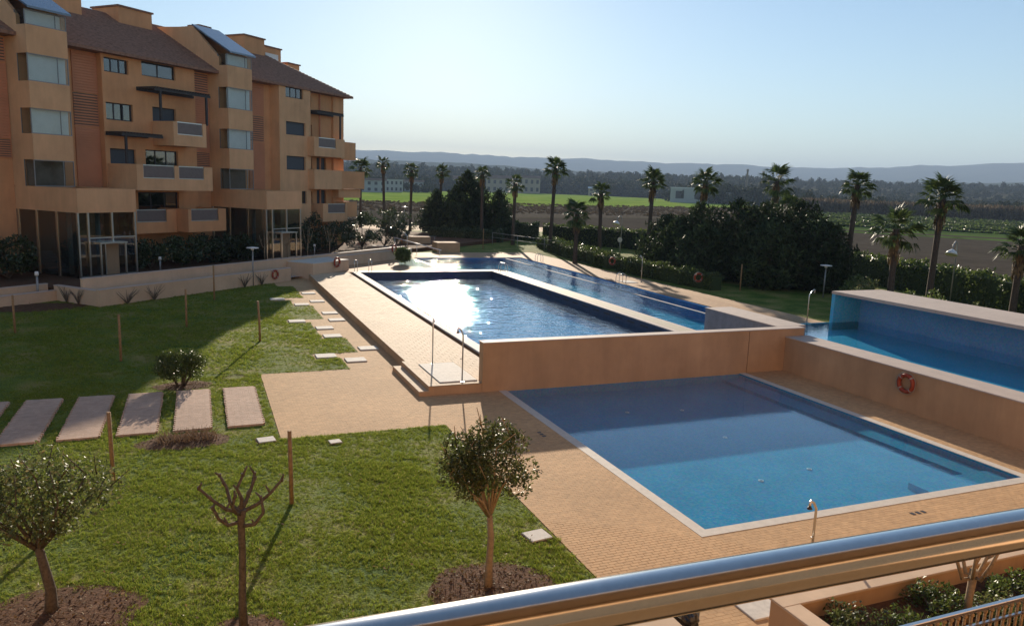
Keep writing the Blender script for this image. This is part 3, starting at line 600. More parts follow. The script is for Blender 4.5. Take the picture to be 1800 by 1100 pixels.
def module(d, full=True):
    # glazed bay
    a0, a1 = 28.7 + d, 31.15 + d
    bay = LB()
    for z0, z1 in ((7.95, 9.43), (10.87, 12.37), (13.9, 15.45)): bay.bx(a0, a1, -44.5, -46.5, z0, z1)
    for z0, z1 in ((6.4, 7.95), (9.43, 10.87), (12.37, 13.9)): bay.bx(a0 + 0.004, a1 - 0.004, -45.45, -46.5, z0, z1)
    bay.ply([(-45.3, 15.452), (-45.3, 16.0), (-47.8, 18.3), (-52, 18.5), (-52, 15.452)], a0, a0 + 0.22)
    bay.ply([(-44.6, 15.452), (-44.6, 16.2), (-47.8, 18.3), (-52, 18.5), (-52, 15.452)], a1 - 0.22, a1)
    bay.bx(a0 + 0.22, a1 - 0.22, -47.9, -52, 18.2, 18.42)
    bay.bx(a0 + 0.22, a1 - 0.22, -46.6, -52, 15.46, 15.6)
    bo = bay.build('bay', MT['stucco_lt'], apt)
    s = LB(); s.add([L3(a0 - 0.05, -44.15, 16.42), L3(a1 + 0.1, -44.15, 16.42), L3(a1 + 0.1, -47.9, 18.5), L3(a0 - 0.05, -47.9, 18.5), L3(a0 - 0.05, -44.15, 16.3), L3(a1 + 0.1, -44.15, 16.3), L3(a1 + 0.1, -47.9, 18.38), L3(a0 - 0.05, -47.9, 18.38)],
                    [(0, 1, 2, 3), (7, 6, 5, 4), (0, 4, 5, 1), (1, 5, 6, 2), (2, 6, 7, 3), (3, 7, 4, 0)])
    so = s.build('skylight', MT['sky_glass'], bo)
    for k, (z0, z1) in enumerate(((6.42, 7.95), (9.43, 10.87), (12.37, 13.9), (15.45, 16.28))):
        f = LB(); f.bx(a0, a1, -44.52, -44.57, z0, z0 + 0.05); f.bx(a0, a1, -44.52, -44.57, z1 - 0.05, z1)
        for x in (a0, (a0 + a1) / 2 + 0.55, a1 - 0.04): f.bx(x, x + 0.04, -44.52, -44.57, z0 + 0.05, z1 - 0.05)
        f.bx(a0 + 0.002, a0 + 0.042, -45.4, -45.45, z0, z1)
        fo = f.build('bay_window', MT['grey_metal'], bo)
        LB().bx(a0 + 0.04, a1 - 0.04, -44.54, -44.55, z0 + 0.05, z1 - 0.05).build('pane', MT['glass'], fo)
        LB().bx(a0 + 0.01, a0 + 0.02, -44.57, -45.4, z0, z1).build('side_pane', MT['glass'], fo)
        if k: LB().bx(a0 + 0.12, a1 - 0.05, -44.75, -44.77, z0 + 0.03, z1 - 0.03).build('blind', MT['blind'], fo)
        else: LB().bx(a0 + 0.1, a1 - 0.05, -45.3, -45.4, z0 + 0.03, z1 - 0.03).build('blind', MT['dark_room'], fo)
    # glazed entrance hall under its parapet
    e0, e1 = 28.7 + d, 32.5 + d
    pa = LB(); pa.bx(e0, e1, -40.94, -46.48, 5.05, 6.3); pa.bx(e0, e1, -40.94, -41.1, 6.3, 6.42); pa.bx(e0, e0 + 0.16, -41.1, -46.4, 6.3, 6.42); pa.bx(e1 - 0.16, e1, -41.1, -46.4, 6.3, 6.42)
    po = pa.build('entrance_canopy', MT['stucco_lt'], apt)
    mu = LB()
    for x in (e0, e0 + 0.62, e0 + 2.15, e1 - 0.1): mu.bx(x, x + 0.1, -41.0, -41.12, 1.32, 5.05)
    for bb in (-42.8, -44.6, -46.3): mu.bx(e0, e0 + 0.1, bb, bb - 0.12, 1.32, 5.05)
    mu.bx(e0, e1, -41.0, -41.12, 1.3, 1.4); mu.bx(e0 + 0.62, e1, -41.03, -41.1, 3.55, 3.62)
    mo = mu.build('entrance_frame', MT['steel'], apt)
    for x0, x1 in ((e0 + 0.1, e0 + 0.62), (e0 + 0.72, e0 + 2.15), (e0 + 2.25, e1 - 0.1)): LB().bx(x0, x1, -41.05, -41.06, 1.4, 5.05).build('pane', MT['hall_glass'], mo)
    for b0, b1 in ((-41.12, -42.8), (-42.92, -44.6), (-44.72, -46.3)): LB().bx(e0 + 0.04, e0 + 0.05, b0, b1, 1.32, 5.05).build('pane', MT['hall_glass'], mo)
    dr = LB(); dr.bx(e0 + 0.85, e0 + 2.65, -40.35, -41.0, 3.28, 3.36)
    for x in (e0 + 0.9, e0 + 2.52): dr.bx(x, x + 0.08, -40.4, -40.48, 1.3, 3.28)
    dr.bx(e0 + 1.6, e0 + 1.66, -40.96, -41.0, 1.4, 3.28); do = dr.build('door', MT['steel'], apt)
    LB().bx(e0 + 1.66, e0 + 2.5, -40.97, -40.99, 1.4, 3.25).build('door_leaf', MT['bark_pale'], do)
    for x, bb in ((e0 + 1.0, -43.2), (e0 + 2.4, -42.6)):
        c = MB().tube([(x - BA, -bb - BB_, 0), (x - BA, -bb - BB_, 3.7)], 0.14, 12); c.build('column', MT['white_metal'], apt)
    stp = LB()
    for k in range(7): stp.bx(e0 + 0.4, e0 + 1.7, -44.2 - k * 0.28, -44.5 - k * 0.28, 1.3, 1.45 + k * 0.17)
    stp.build('stairs', MT['grey_metal'], apt)
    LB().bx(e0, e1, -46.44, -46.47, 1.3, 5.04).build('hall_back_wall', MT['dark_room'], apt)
    # louvred strip and siding
    s0, s1 = 32.7 + d, 34.4 + d
    louvre(s0, s1, 10.2, 12.25, -46.5, 0.17); louvre(s0, s1, 6.3, 10.15, -46.5, 0.16, gap=False); louvre(s0, s1, 12.3, 14.8, -46.5, 0.16, gap=False)
    # right-hand strip of the module before
    louvre(27.35 + d, 28.65 + d, 13.4, 14.75, -46.5, 0.16); louvre(27.35 + d, 28.65 + d, 9.1, 13.35, -46.5, 0.16, gap=False); louvre(27.3 + d, 28.65 + d, 8.0, 9.05, -46.5, 0.12)
for d in (0.0, 14.85): module(d)

# window block of the near module with its balconies
w1 = [(34.6, 36.4, 13.77, 14.67), (37.42, 40.18, 13.9, 14.85), (34.6, 36.6, 10.75, 11.86), (38.15, 40.1, 9.6, 11.93), (34.75, 36.68, 6.6, 8.93), (37.44, 40.16, 6.6, 8.99), (36.71, 40.1, 3.7, 6.1)]
mb = LB(); holed(mb, 34.42, 41.85, 1.3, 15.0, -46.0, w1); mb.bx(34.42, 34.5, -46.01, -46.5, 1.3, 14.99); mb.bx(41.77, 41.85, -46.01, -46.5, 1.3, 14.99)
mb.build('window_block', MT['stucco'], apt)
for i, h in enumerate(w1): window(*h, -46.0, n=[3, 2, 3, 1, 1, 3, 3][i], kind='shutter' if i in (3, 4) else 'glass')
balcony(38.08, 40.9, -43.96, -45.98, 9.32, 10.95, [(38.42, 40.6)])
balcony(34.5, 40.7, -43.26, -45.98, 6.3, 7.95, [(35.0, 37.45), (37.8, 39.95)])
balcony(35.1, 38.38, -44.3, -45.98, 3.4, 5.0, [(35.2, 37.55)], 'stucco')
balcony(38.4, 41.8, -43.2, -45.98, 3.45, 5.05, [(38.66, 41.1)], 'stucco')
pergola(36.9, 41.6, -44.2, -45.95, 13.0, [(37.3, 10.9), (41.2, 10.9)])
pergola(34.45, 37.6, -44.4, -45.95, 9.9, [(34.7, 7.95)])
# end block
w2 = [(50.8, 52.96, 14.03, 14.91), (50.81, 53.21, 11.0, 12.08), (50.83, 53.21, 8.1, 9.25), (52.69, 53.28, 5.24, 6.32)]
mb = LB(); holed(mb, 50.02, 53.88, 1.3, 15.0, -45.5, w2); mb.bx(50.02, 50.1, -45.51, -46.5, 1.3, 14.99); mb.bx(53.8, 53.88, -45.51, -46.5, 1.3, 14.99)
mb.build('window_block', MT['stucco_lt'], apt)
for i, h in enumerate(w2): window(*h, -45.5, n=[3, 1, 1, 1][i], kind='glass' if i in (0, 3) else 'shutter')
w3 = [(54.5, 55.0, 11.1, 12.1), (54.5, 55.0, 8.2, 9.2), (55.6, 56.9, 8.2, 9.3), (54.5, 55.0, 5.2, 6.3), (55.6, 56.9, 5.2, 6.4), (54.5, 54.9, 13.6, 14.6)]
mb = LB(); holed(mb, 53.9, 57.7, 1.3, 14.99, -46.3, w3, 0.18); mb.build('recess_wall', MT['stucco'], apt)
for h in w3: window(*h, -46.3, n=1, kind='shutter')
LB().bx(57.72, 59.2, -46.1, -46.49, 1.3, 14.98).build('end_pier', MT['stucco'], apt)
p = LB(); p.bx(55.9, 56.02, -46.15, -46.27, 1.3, 14.9); p.build('downpipe', MT['stucco_dk'], apt)
balcony(53.5, 57.7, -44.8, -46.28, 9.37, 11.0, [(54.1, 56.45)])
balcony(53.5, 57.3, -44.8, -46.28, 6.52, 8.22)
balcony(54.5, 57.95, -44.7, -46.28, 3.65, 5.25, [(55.2, 57.65)])
balcony(57.72, 59.85, -45.2, -46.08, 9.25, 10.85, mat='stucco'); balcony(57.35, 61.1, -45.1, -46.08, 6.6, 8.2, mat='stucco')
LB().bx(57.7, 61.0, -45.5, -46.4, 5.75, 6.55).build('balcony_soffit', MT['stucco_lt'], apt)
LB().bx(58.1, 59.8, -45.0, -46.4, 4.0, 5.4).build('balcony_side', MT['stucco'], apt)
pergola(54.0, 57.7, -44.9, -46.2, 13.2, [(57.2, 11.0)])

# ---- plinth, ramp and garden walls before the building (same axes)
def uv(a, b, z=0.0): return Vector((a * UX + b * UY, a * UY - b * UX, z))
RZ = math.atan2(UY, UX)
def uvbox(name, mat, a0, a1, b0, b1, z0, z1, label=None, cat=None, kind=None, cap=None, group=None):
    c = uv((a0 + a1) / 2, (b0 + b1) / 2, z0); da, db = abs(a1 - a0) / 2, abs(b1 - b0) / 2
    if cap:
        o = empty(name, c, RZ, label, cat, group)
        MB().box(-da, da, -db, db, 0, z1 - z0 - 0.05).build('wall_body', mat, o); MB().bbox(-da - 0.02, da + 0.02, -db - 0.02, db + 0.02, z1 - z0 - 0.048, z1 - z0, 0.01).build('cap', cap, o)
    else:
        o = MB().box(-da, da, -db, db, 0, z1 - z0).build(name, mat, None, c); o.rotation_euler = (0, 0, RZ); tag(o, label, cat, group, kind)
    return o
uvbox('building_terrace', MT['soil'], 5, 90, -43.2, -75, -0.04, GZ, kind='structure')
uvbox('building_terrace', MT['soil'], 28.3, 61.4, -40.5, -43.19, -0.04, GZ, kind='structure')
uvbox('ramp_wall', MT['render_pale'], 28.0, 43.3, -38.5, -38.8, -0.05, 0.97, 'pale rendered outer wall of the access ramp along the lawn', 'wall', cap=MT['cap'])
uvbox('ramp_wall', MT['render_pale'], 28.0, 28.3, -38.81, -42.4, -0.05, 0.9, 'short pale return wall at the corner of the access ramp', 'wall', cap=MT['cap'])
uvbox('ramp_wall', MT['render_pale'], 28.31, 61.0, -40.3, -40.5, -0.05, 1.42, 'long pale wall between the access ramp and the entrance halls', 'wall', cap=MT['cap'])
uvbox('garden_wall', MT['render_pale'], 10, 27.98, -42.2, -42.45, -0.05, 0.62, 'low pale wall below the dark planting at the left edge', 'wall', cap=MT['cap'])
uvbox('garden_wall', MT['render_pale'], 10, 27.98, -42.9, -43.1, -0.05, 0.95, 'second pale wall behind the low one at the left edge', 'wall', cap=MT['cap'])
rp_ = MB(); P0, P1, P2, P3 = uv(28.3, -38.8), uv(47, -38.8), uv(47, -40.3), uv(28.3, -40.3)
rp_.quad((P0.x, P0.y, 0.62), (P1.x, P1.y, 0.1), (P2.x, P2.y, 0.1), (P3.x, P3.y, 0.62)); rp_.build('ramp', MT['cap'])['kind'] = 'structure'
uvbox('planter_wall', MT['render_pale'], 44.9, 49.2, -37.8, -40.28, 0.0, 1.2, 'pale planter block with a white top and a life ring on its face', 'wall', cap=MT['slab_white'])
uvbox('planter_wall', MT['render_pale'], 49.22, 61.4, -40.0, -40.29, 0.0, 1.2, 'pale planter wall running back from the white-topped block', 'wall', cap=MT['cap'])
uvbox('planter_wall', MT['render_pale'], 61.42, 61.7, -40.0, -44.5, 0.0, 1.2, 'far end of the pale planter wall turning toward the path', 'wall', cap=MT['cap'])
# ================================================================ THINGS
# ---- wooden stakes in the lawn
for x, y, h, lean, lab in [(-7.91, 40.39, 1.75, 0.0, 'wooden stake nearest the left edge, in the shaded lawn'), (-3.02, 33.4, 1.9, 0.0, 'wooden stake in the middle of the shaded lawn'),
                     (-0.69, 40.38, 1.9, 0.0, 'wooden stake in the shaded lawn before the ramp wall corner'), (0.76, 49.12, 2.1, 0.0, 'wooden stake close against the ramp wall'),
                     (2.46, 36.18, 1.88, -0.04, 'wooden stake in the sunny lawn beside the white path slabs'), (-2.11, 20.09, 1.75, -0.02, 'wooden stake behind the leafy tree at the left edge'),
                     (1.82, 17.43, 1.78, -0.02, 'wooden stake behind the leafless pollarded tree'), (37.46, 46.07, 2.0, 0.0, 'pale stake in the grass before the dark conifers'),
                     (29.46, 80.58, 2.3, 0.0, 'pale stake in the grass behind the far pool end')]:
    r = random.Random(int(x * 10)); z0 = 0 if x < 20 else 0.3
    o = MB().tube([(0, 0, -0.1), (lean * 0.5 + r.uniform(-.01, .01), 0, h * 0.5), (lean * h + r.uniform(-.01, .01), r.uniform(-.02, .02), h)], [0.052, 0.05, 0.047], 9).build('wooden_stake', MT['wood'], None, (x, y, z0))
    tag(o, lab, 'stake', 'wooden stakes in the grass')

# ---- garden showers
def shower(name, x, y, z, h, ang, label, base=None, bend=0.55, r=0.028):
    t = empty(name, (x, y, z), ang, label, 'shower', 'poolside showers')
    MB().tube([(0, 0, 0), (0, 0, h * 0.84), (bend * 0.45, 0, h * 0.95), (bend * 0.85, 0, h), (bend, 0, h * 0.985), (bend, 0, h * 0.93)], r, 8).build('pipe', MT['steel'], t)
    MB().tube([(bend, 0, h * 0.93), (bend, 0, h * 0.905), (bend, 0, h * 0.89)], [0.025, 0.05, 0.055], 10).build('shower_head', MT['dark_metal'], t)
    MB().tube([(0.028, 0, h * 0.42), (0.1, 0, h * 0.42)], 0.018, 8).build('tap', MT['steel'], t)
    MB().tube([(0, 0, 0.0), (0, 0, 0.02)], 0.09, 12).build('foot', MT['steel'], t)
    return t
shower('shower', 8.46, 28.62, 0.352, 1.9, R(60), 'steel shower at the far corner of the white tray by the steps', bend=0.12)
shower('shower', 8.75, 25.75, 0.352, 2.05, R(190), 'steel shower at the near corner of the white tray beside the wall', bend=0.22)
shower('shower', 11.5, 11.2, 0.0, 1.45, R(200), 'steel shower with black head before the front pool', bend=0.3)
shower('shower', 32.06, 33.39, 0.35, 1.9, R(5), 'steel shower on the right deck beside the blue wall', bend=0.42)
shower('shower', 32.03, 51.25, 0.35, 2.1, R(150), 'steel shower on the right deck by the pool ladder', bend=0.2)
shower('shower', 18.9, 73.4, 0.35, 2.2, R(150), 'steel shower behind the far end of the upper pool', bend=0.5)
o = MB().bbox(-0.72, 0.72, -1.45, 1.45, 0, 0.035, 0.012).build('shower_tray', MT['slab_white'], None, (8.62, 27.2, 0.352)); tag(o, 'white concrete shower tray between two steel showers', 'tray')
o = MB().bbox(-0.55, 0.55, -0.7, 0.7, 0, 0.03, 0.012).build('shower_tray', MT['slab_white'], None, (31.0, 51.6, 0.348)); tag(o, 'pale shower tray on the right deck', 'tray')
o = MB().bbox(-0.6, 0.6, -0.5, 0.5, 0, 0.03, 0.012).build('shower_tray', MT['slab_white'], None, (9.55, 10.35, 0.002)); tag(o, 'grey shower tray half hidden by the balcony rail', 'tray')

# ---- life rings
def life_ring(loc, ax1, ax2, label, Rr=0.29, rr=0.075):
    ax1 = Vector(ax1).normalized(); ax2 = Vector(ax2).normalized(); t = empty('life_ring', loc, 0, label, 'life ring', 'orange life rings')
    MB().torus((0, 0, 0), ax1, ax2, Rr, rr, 32, 10).build('float', MT['ring'], t)
    for k in range(4):
        a = math.pi / 4 + k * math.pi / 2; MB().torus((0, 0, 0), ax1, ax2, Rr, rr * 1.04, 3, 10, a - 0.075, a + 0.075).build('band', MT['rope'], t)
    n = ax1.cross(ax2); pts = []
    for k in range(25):
        a = 2 * math.pi * k / 24; q = Rr + rr + 0.02 + 0.03 * abs(math.sin(2 * a)); pts.append((ax1 * math.cos(a) + ax2 * math.sin(a)) * q)
    MB().tube(pts, 0.009, 5).build('rope', MT['rope'], t)
    return t
life_ring((23.18, 19.1, 1.04), (0, 1, 0), (0, 0, 1), 'life ring hung on the tan wall of the raised pool')
fa = Vector((UX, UY, 0)); fo = Vector((UY, -UX, 0))
life_ring(uv(41.6, -38.42, 0.62), fa, (0, 0, 1), 'life ring on the ramp wall beside the lamp post', 0.27, 0.07)
life_ring(uv(47.6, -37.7, 1.1), fa, (0, 0, 1), 'life ring on the white-topped planter block', 0.32, 0.08)
life_ring(uv(58.6, -39.9, 1.35), fa, (0, 0, 1), 'life ring on the far planter wall by the palm path', 0.32, 0.08)
life_ring((34.75, 47.6, 1.15), (0.95, -0.3, 0), (0, 0, 1), 'life ring on the dark hedge by the right deck')
life_ring((34.0, 59.4, 1.15), (0.4, -0.9, 0), (0, 0, 1), 'life ring on the hedge end behind the pool ladder')
# ---- pool ladders
def ladder(x, y, z, ang, label):
    t = empty('pool_ladder', (x, y, z), ang, label, 'ladder', 'steel pool ladders')
    for s in (-0.25, 0.25):
        pts = [(-0.45, s, 0.0), (-0.45, s, 0.45)] + [(-0.45 + 0.3 * (1 - math.cos(a)), s, 0.45 + 0.33 * math.sin(a)) for a in (0.5, 1.0, 1.57, 2.1, 2.6)] + [(0.15, s, 0.4), (0.15, s, -0.9)]
        MB().tube(pts, 0.024, 8).build('rail', MT['steel'], t)
    for k in range(3): MB().box(0.1, 0.2, -0.25, 0.25, -0.25 - 0.25 * k, -0.22 - 0.25 * k).build('tread', MT['steel'], t)
ladder(23.2, 58.9, 0.35, math.pi, 'steel ladder at the far right corner of the long pool')
ladder(29.9, 66.5, 0.35, math.pi, 'steel ladder at the far end of the upper pool')
ladder(29.9, 51.0, 0.35, math.pi, 'steel ladder on the outer edge of the upper pool')
# ---- handrails by the terrace end and at the far path
for x, y, lab in [(11.35, 60.0, 'short steel grab rail at the near left end of the far coping'), (12.55, 60.3, 'short steel grab rail next along the far coping')]:
    t = empty('grab_rail', (x, y, 0.35), 0, lab, 'grab rail')
    for s in (-0.12, 0.12): MB().tube([(s, 0, 0), (s, 0, 0.75), (s * 0.8, 0.08, 0.87)], 0.022, 8).build('post', MT['steel'], t)
    MB().tube([(-0.1, 0.08, 0.87), (0, 0.1, 0.9), (0.1, 0.08, 0.87)], 0.022, 8).build('bow', MT['steel'], t)
t = empty('handrail', (20.9, 75.2, 0.35), 0, 'white sloping handrail running down to the far pool edge', 'handrail')
MB().tube([(-2.2, 3.0, 1.35), (1.2, -2.8, 0.55)], 0.05, 8).build('rail', MT['white_metal'], t)
for k, (px_, py_, pz) in enumerate([(-2.1, 2.9, 1.3), (-0.5, 0.1, 0.95), (1.1, -2.6, 0.55)]): MB().tube([(px_, py_, 0), (px_, py_, pz)], 0.03, 6).build('post', MT['white_metal'], t)
t = empty('handrail', (18.5, 86.0, 0.3), 0, 'level white handrail beside the far garden path', 'handrail')
MB().tube([(-1.5, 0, 1.0), (7.0, -0.4, 1.0)], 0.028, 8).build('rail', MT['grey_metal'], t)
for k in range(5): MB().tube([(-1.4 + 2.05 * k, -0.1 * k, 0), (-1.4 + 2.05 * k, -0.1 * k, 1.0)], 0.025, 6).build('post', MT['grey_metal'], t)
t = empty('handrail', (35.0, 80.0, 0.3), 0, 'thin wire handrail before the far hedge', 'handrail')
MB().tube([(-2.2, 6.5, 1.45), (2.2, -6.5, 1.3)], 0.028, 6).build('rail', MT['grey_metal'], t)
MB().tube([(-2.2, 6.5, 0.9), (2.2, -6.5, 0.75)], 0.02, 6).build('rail', MT['grey_metal'], t)
for k in range(4): q = k / 3; MB().tube([(-2.2 + 4.4 * q, 6.5 - 13 * q, 0), (-2.2 + 4.4 * q, 6.5 - 13 * q, 1.5 - 0.15 * q)], 0.025, 6).build('post', MT['grey_metal'], t)
# ---- lamps
def t_lamp(x, y, z, h, label, ang=0.0):
    t = empty('garden_lamp', (x, y, z), ang, label, 'lamp', 'garden lamp posts')
    MB().tube([(0, 0, 0), (0, 0, h)], [0.055, 0.045], 8).build('pole', MT['grey_metal'], t)
    MB().tube([(0, 0, h), (0, 0, h + 0.05), (0, 0, h + 0.09)], [0.42, 0.40, 0.10], 14).build('lamp_head', MT['white_metal'], t)
    MB().tube([(0, 0, h - 0.14), (0, 0, h)], 0.1, 10).build('lamp_glass', MT['white_metal'], t)
t_lamp(3.37, 55.1, 0.0, 2.6, 'flat-headed lamp post before the ramp wall')
t_lamp(41.6, 42.0, 0.3, 2.3, 'flat-headed lamp post beside the raised pool')
t_lamp(26.8, 105.8, 0.3, 3.6, 'thin lamp post by the far path, first from the building')
t_lamp(28.9, 103.8, 0.3, 3.4, 'thin lamp post by the far path, before the big conifer')
t_lamp(42.85, 105.0, 0.3, 2.6, 'short lamp post among the far hedges')
def goose(x, y, z, h, label, ang):
    t = empty('curved_lamp', (x, y, z), ang, label, 'lamp')
    MB().tube([(0, 0, 0), (0, 0, h * 0.85), (0.1, 0, h * 0.97), (0.4, 0, h), (0.75, 0, h * 0.95), (0.85, 0, h * 0.87)], 0.05, 8).build('pole', MT['grey_metal'], t)
    MB().tube([(0.85, 0, h * 0.88), (0.9, 0, h * 0.84), (0.98, 0, h * 0.79)], [0.06, 0.3, 0.42], 14).build('lamp_shade', MT['white_metal'], t)
goose(50.0, 38.4, 0.3, 4.4, 'swan-necked lamp with a white shade over the right hedge', R(200))
goose(43.0, 73.5, 0.3, 4.3, 'swan-necked lamp with a white shade before the middle palms', R(200))
t = empty('round_sign', (42.4, 72.7, 0.3), 0, 'small round sign on a thin post before the tall hedge', 'sign')
MB().tube([(0, 0, 0), (0, 0, 2.0)], 0.035, 6).build('post', MT['grey_metal'], t); MB().tube([(0, 0.0, 1.75), (0, -0.03, 1.75)], 0.28, 16).build('plate', MT['cope'], t)
# small bollard lights by the entrance
for a, b, lab in [(33.9, -40.75, 'small white bollard light right of the near entrance'), (27.2, -42.62, 'small white bollard light left of the near entrance'), (48.6, -40.75, 'small white bollard light past the far entrance')]:
    p = uv(a * KB, b * KB, GZ) if a > 28 else uv(a, b, 0.0); t = empty('bollard_light', p, 0, lab, 'bollard light')
    MB().tube([(0, 0, 0), (0, 0, 0.85 if a > 28 else 1.5)], 0.06, 8).build('post', MT['grey_metal'], t); MB().tube([(0, 0, 0.85 if a > 28 else 1.5), (0, 0, 1.05 if a > 28 else 1.72)], [0.11, 0.09], 10).build('head', MT['white_metal'], t)
# ---- white slabs set in the path
pads = [(6.54, 51.0), (4.38, 48.75), (6.62, 47.55), (5.57, 46.45), (6.71, 43.19), (4.65, 40.96), (6.73, 40.97), (5.76, 38.81), (5.82, 36.68), (6.92, 33.61), (4.87, 32.47), (5.95, 31.46)]
me = MB().bbox(-0.42, 0.42, -0.36, 0.36, 0, 0.045, 0.01).mesh('path_slab', MT['slab_white'])
padlab = ['white path slab farthest from the steps, at the path edge', 'white path slab set in the lawn, farthest of the three in the grass', 'white path slab second from the far end along the terrace', 'white path slab at the step of the lawn, fourth from the far end',
          'white path slab alone beside the terrace shadow, halfway along', 'white path slab set in the lawn, middle one of the three in the grass', 'white path slab beside the terrace, level with the middle lawn slab', 'white path slab just inside the lawn edge past halfway',
          'white path slab at a lawn corner, fourth from the near end', 'white path slab nearest the terrace foot at the near end', 'white path slab set in the lawn nearest the paved corner', 'white path slab nearest the wide paved corner']
for (x, y), lab in zip(pads, padlab): tag(link('path_slab', me, None, (x, y, 0.001)), lab, 'slab', 'white slabs along the path')
# ---- inspection covers in the lawn
for x, y, s, lab in [(1.62, 22.1, 0.24, 'white inspection cover in the grass by the last stepping slab'), (3.46, 21.4, 0.17, 'small dark-rimmed cover in the grass by the paved corner'), (6.6, 14.1, 0.26, 'concrete cover in bare soil at the lawn edge')]:
    t = empty('inspection_cover', (x, y, 0.0), R(7), lab, 'cover')
    MB().bbox(-s, s, -s * 0.9, s * 0.9, 0, 0.05, 0.01).build('lid', MT['slab_white'], t); MB().box(-s - 0.05, s + 0.05, -s * 0.9 - 0.05, s * 0.9 + 0.05, -0.01, 0.02).build('rim', MT['soil'], t)
# drain grids by the front pool
for x, y, a, lab in [(16.0, 12.4, 0, 'three-slot drain in the deck before the front pool'), (9.55, 20.4, R(90), 'three-slot drain in the shaded deck beside the front pool')]:
    t = empty('floor_drain', (x, y, 0.004), a, lab, 'drain')
    for k in range(3): MB().box(-0.05 + k * 0.18 - 0.18, 0.05 + k * 0.18 - 0.18, -0.06, 0.06, 0, 0.004).build('slot', MT['dark_metal'], t)
# ---- skimmed floor lamps under water / floating bits are tiny white discs
# ---- far box bench
o = MB().bbox(-1.25, 1.25, -0.9, 0.9, 0, 1.0, 0.03).build('planter_box', MT['render_tan'], None, (24.2, 77.6, 0.3)); tag(o, 'low tan masonry block in the grass behind the far pool', 'planter box')
o = MB().bbox(-1.6, 1.6, -0.5, 0.5, 0, 1.1, 0.03).build('planter_box', MT['render_tan'], None, (22.6, 84.0, 0.3)); tag(o, 'low tan wall behind the masonry block by the far path', 'planter box')

# ---- foreground: balcony handrail, terrace rail below, planter, rubbish bag
t = empty('balcony_handrail', (0.6, 0.67, 6.0), 0, 'thick polished steel balcony handrail across the bottom right corner', 'handrail')
MB().tube([(-1.6, 0.045, 1.05), (-0.8, 0.023, 1.05), (0, 0, 1.05), (1.0, -0.028, 1.05), (2.4, -0.067, 1.05)], 0.0272, 40).build('rail', mat_noise('polished_steel', (0.66, 0.65, 0.63), 0.05, 60, 0.17, 0.0, metallic=1.0), t)
for x in (-1.5, 2.3): MB().tube([(x, -x * 0.028, 0), (x, -x * 0.028, 1.03)], 0.02, 10).build('post', MT['steel'], t)
# the building the view is taken from (its sunlit face shows in the polished rail)
own = empty('viewpoint_building', (4, -3.2, 0), 0, 'sunlit stuccoed building face mirrored in the polished handrail', 'building')
MB().box(-30, 26, -1, 1.4, 0, 14).build('wall', MT['stucco_lt'], own); MB().box(-6.4, 1.8, 1.402, 1.43, 6.02, 8.0).build('added_dark_door', MT['bark'], own); MB().box(-9, 4, 1.402, 3.4, 8.85, 9.1).build('added_shade_slab', MT['cap'], own); MB().box(-7, -1, 1.402, 3.85, 5.75, 5.99).build('balcony_floor', MT['wood'], own)  # dark door and overhead slab, both unseen, added to darken the rail's reflection
# railing of the terrace below
t = empty('terrace_railing', (8.5, 6.94, 0.6), 0, 'steel terrace railing with round-headed balusters in the lower right corner', 'railing')
MB().bbox(-4.2, 6.5, -0.035, 0.035, 0.97, 1.02, 0.008).build('top_rail', MT['steel'], t)
MB().box(-4.2, 6.5, -0.02, 0.02, 0.72, 0.75).build('lower_rail', MT['steel'], t)
bm_ = MB().tube([(0, 0, -0.6), (0, 0, 0.84), (0, 0, 0.86)], [0.022, 0.022, 0.012], 8)
bm_.tube([(0, 0, 0.84), (0, 0, 0.86), (0, 0, 0.89), (0, 0, 0.91)], [0.02, 0.035, 0.035, 0.012], 10)
bme = bm_.mesh('baluster', MT['bark_pale'])
for k in range(72): link('baluster', bme, t, (-4.0 + 0.145 * k, 0.06, 0.0))
# planter in the lower right
pl = empty('garden_planter', (14, 8.0, 0), 0, 'tan rendered planter with a pale rim in the lower right corner', 'planter')
MB().box(-5.1, 8, 1.15, 1.45, 0, 0.66).box(-5.1, -4.8, -3, 1.15, 0, 0.66).build('wall_body', MT['render_tan'], pl)
MB().bbox(-5.13, 8, 1.12, 1.48, 0.662, 0.70, 0.01).bbox(-5.13, -4.77, -3, 1.118, 0.662, 0.70, 0.01).build('rim', MT['render_pale'], pl)
MB().box(-4.8, 8, -3, 1.15, 0, 0.35).build('soil', MT['soil'], pl)
# black rubbish bag on the deck
bag = MB(); n1, n2 = 26, 16; r = random.Random(8); vs = []; ph = [r.uniform(0, 6.28) for _ in range(6)]
for i in range(n2):
    v = i / (n2 - 1); th = math.pi * v
    for k in range(n1):
        a = 2 * math.pi * k / n1; rr = 0.3 * math.sin(th) ** 0.8 * (1 + 0.10 * math.sin(5 * a + ph[0] + 4 * v) + 0.07 * math.sin(9 * a + ph[1] - 6 * v) + 0.05 * r.uniform(-1, 1))
        if v < 0.16: rr *= 0.35 + v * 2
        vs.append((rr * math.cos(a), rr * math.sin(a), max(0, 0.25 + 0.25 * math.cos(th) + (0.08 if v < 0.1 else 0))))
bag.add(vs, [(i * n1 + k, (i + 1) * n1 + k, (i + 1) * n1 + (k + 1) % n1, i * n1 + (k + 1) % n1) for i in range(n2 - 1) for k in range(n1)], False)
o = bag.build('rubbish_bag', MT['black_plastic'], None, (7.55, 10.1, 0.0)); tag(o, 'black plastic rubbish bag on the deck below the handrail', 'bag')
o = MB().bbox(-0.8, 0.45, -0.35, 0.25, 0, 0.45, 0.02).build('garden_wall', MT['render_pale'], None, (6.75, 9.75, 0)); tag(o, 'pale wall end beside the black rubbish bag', 'wall')
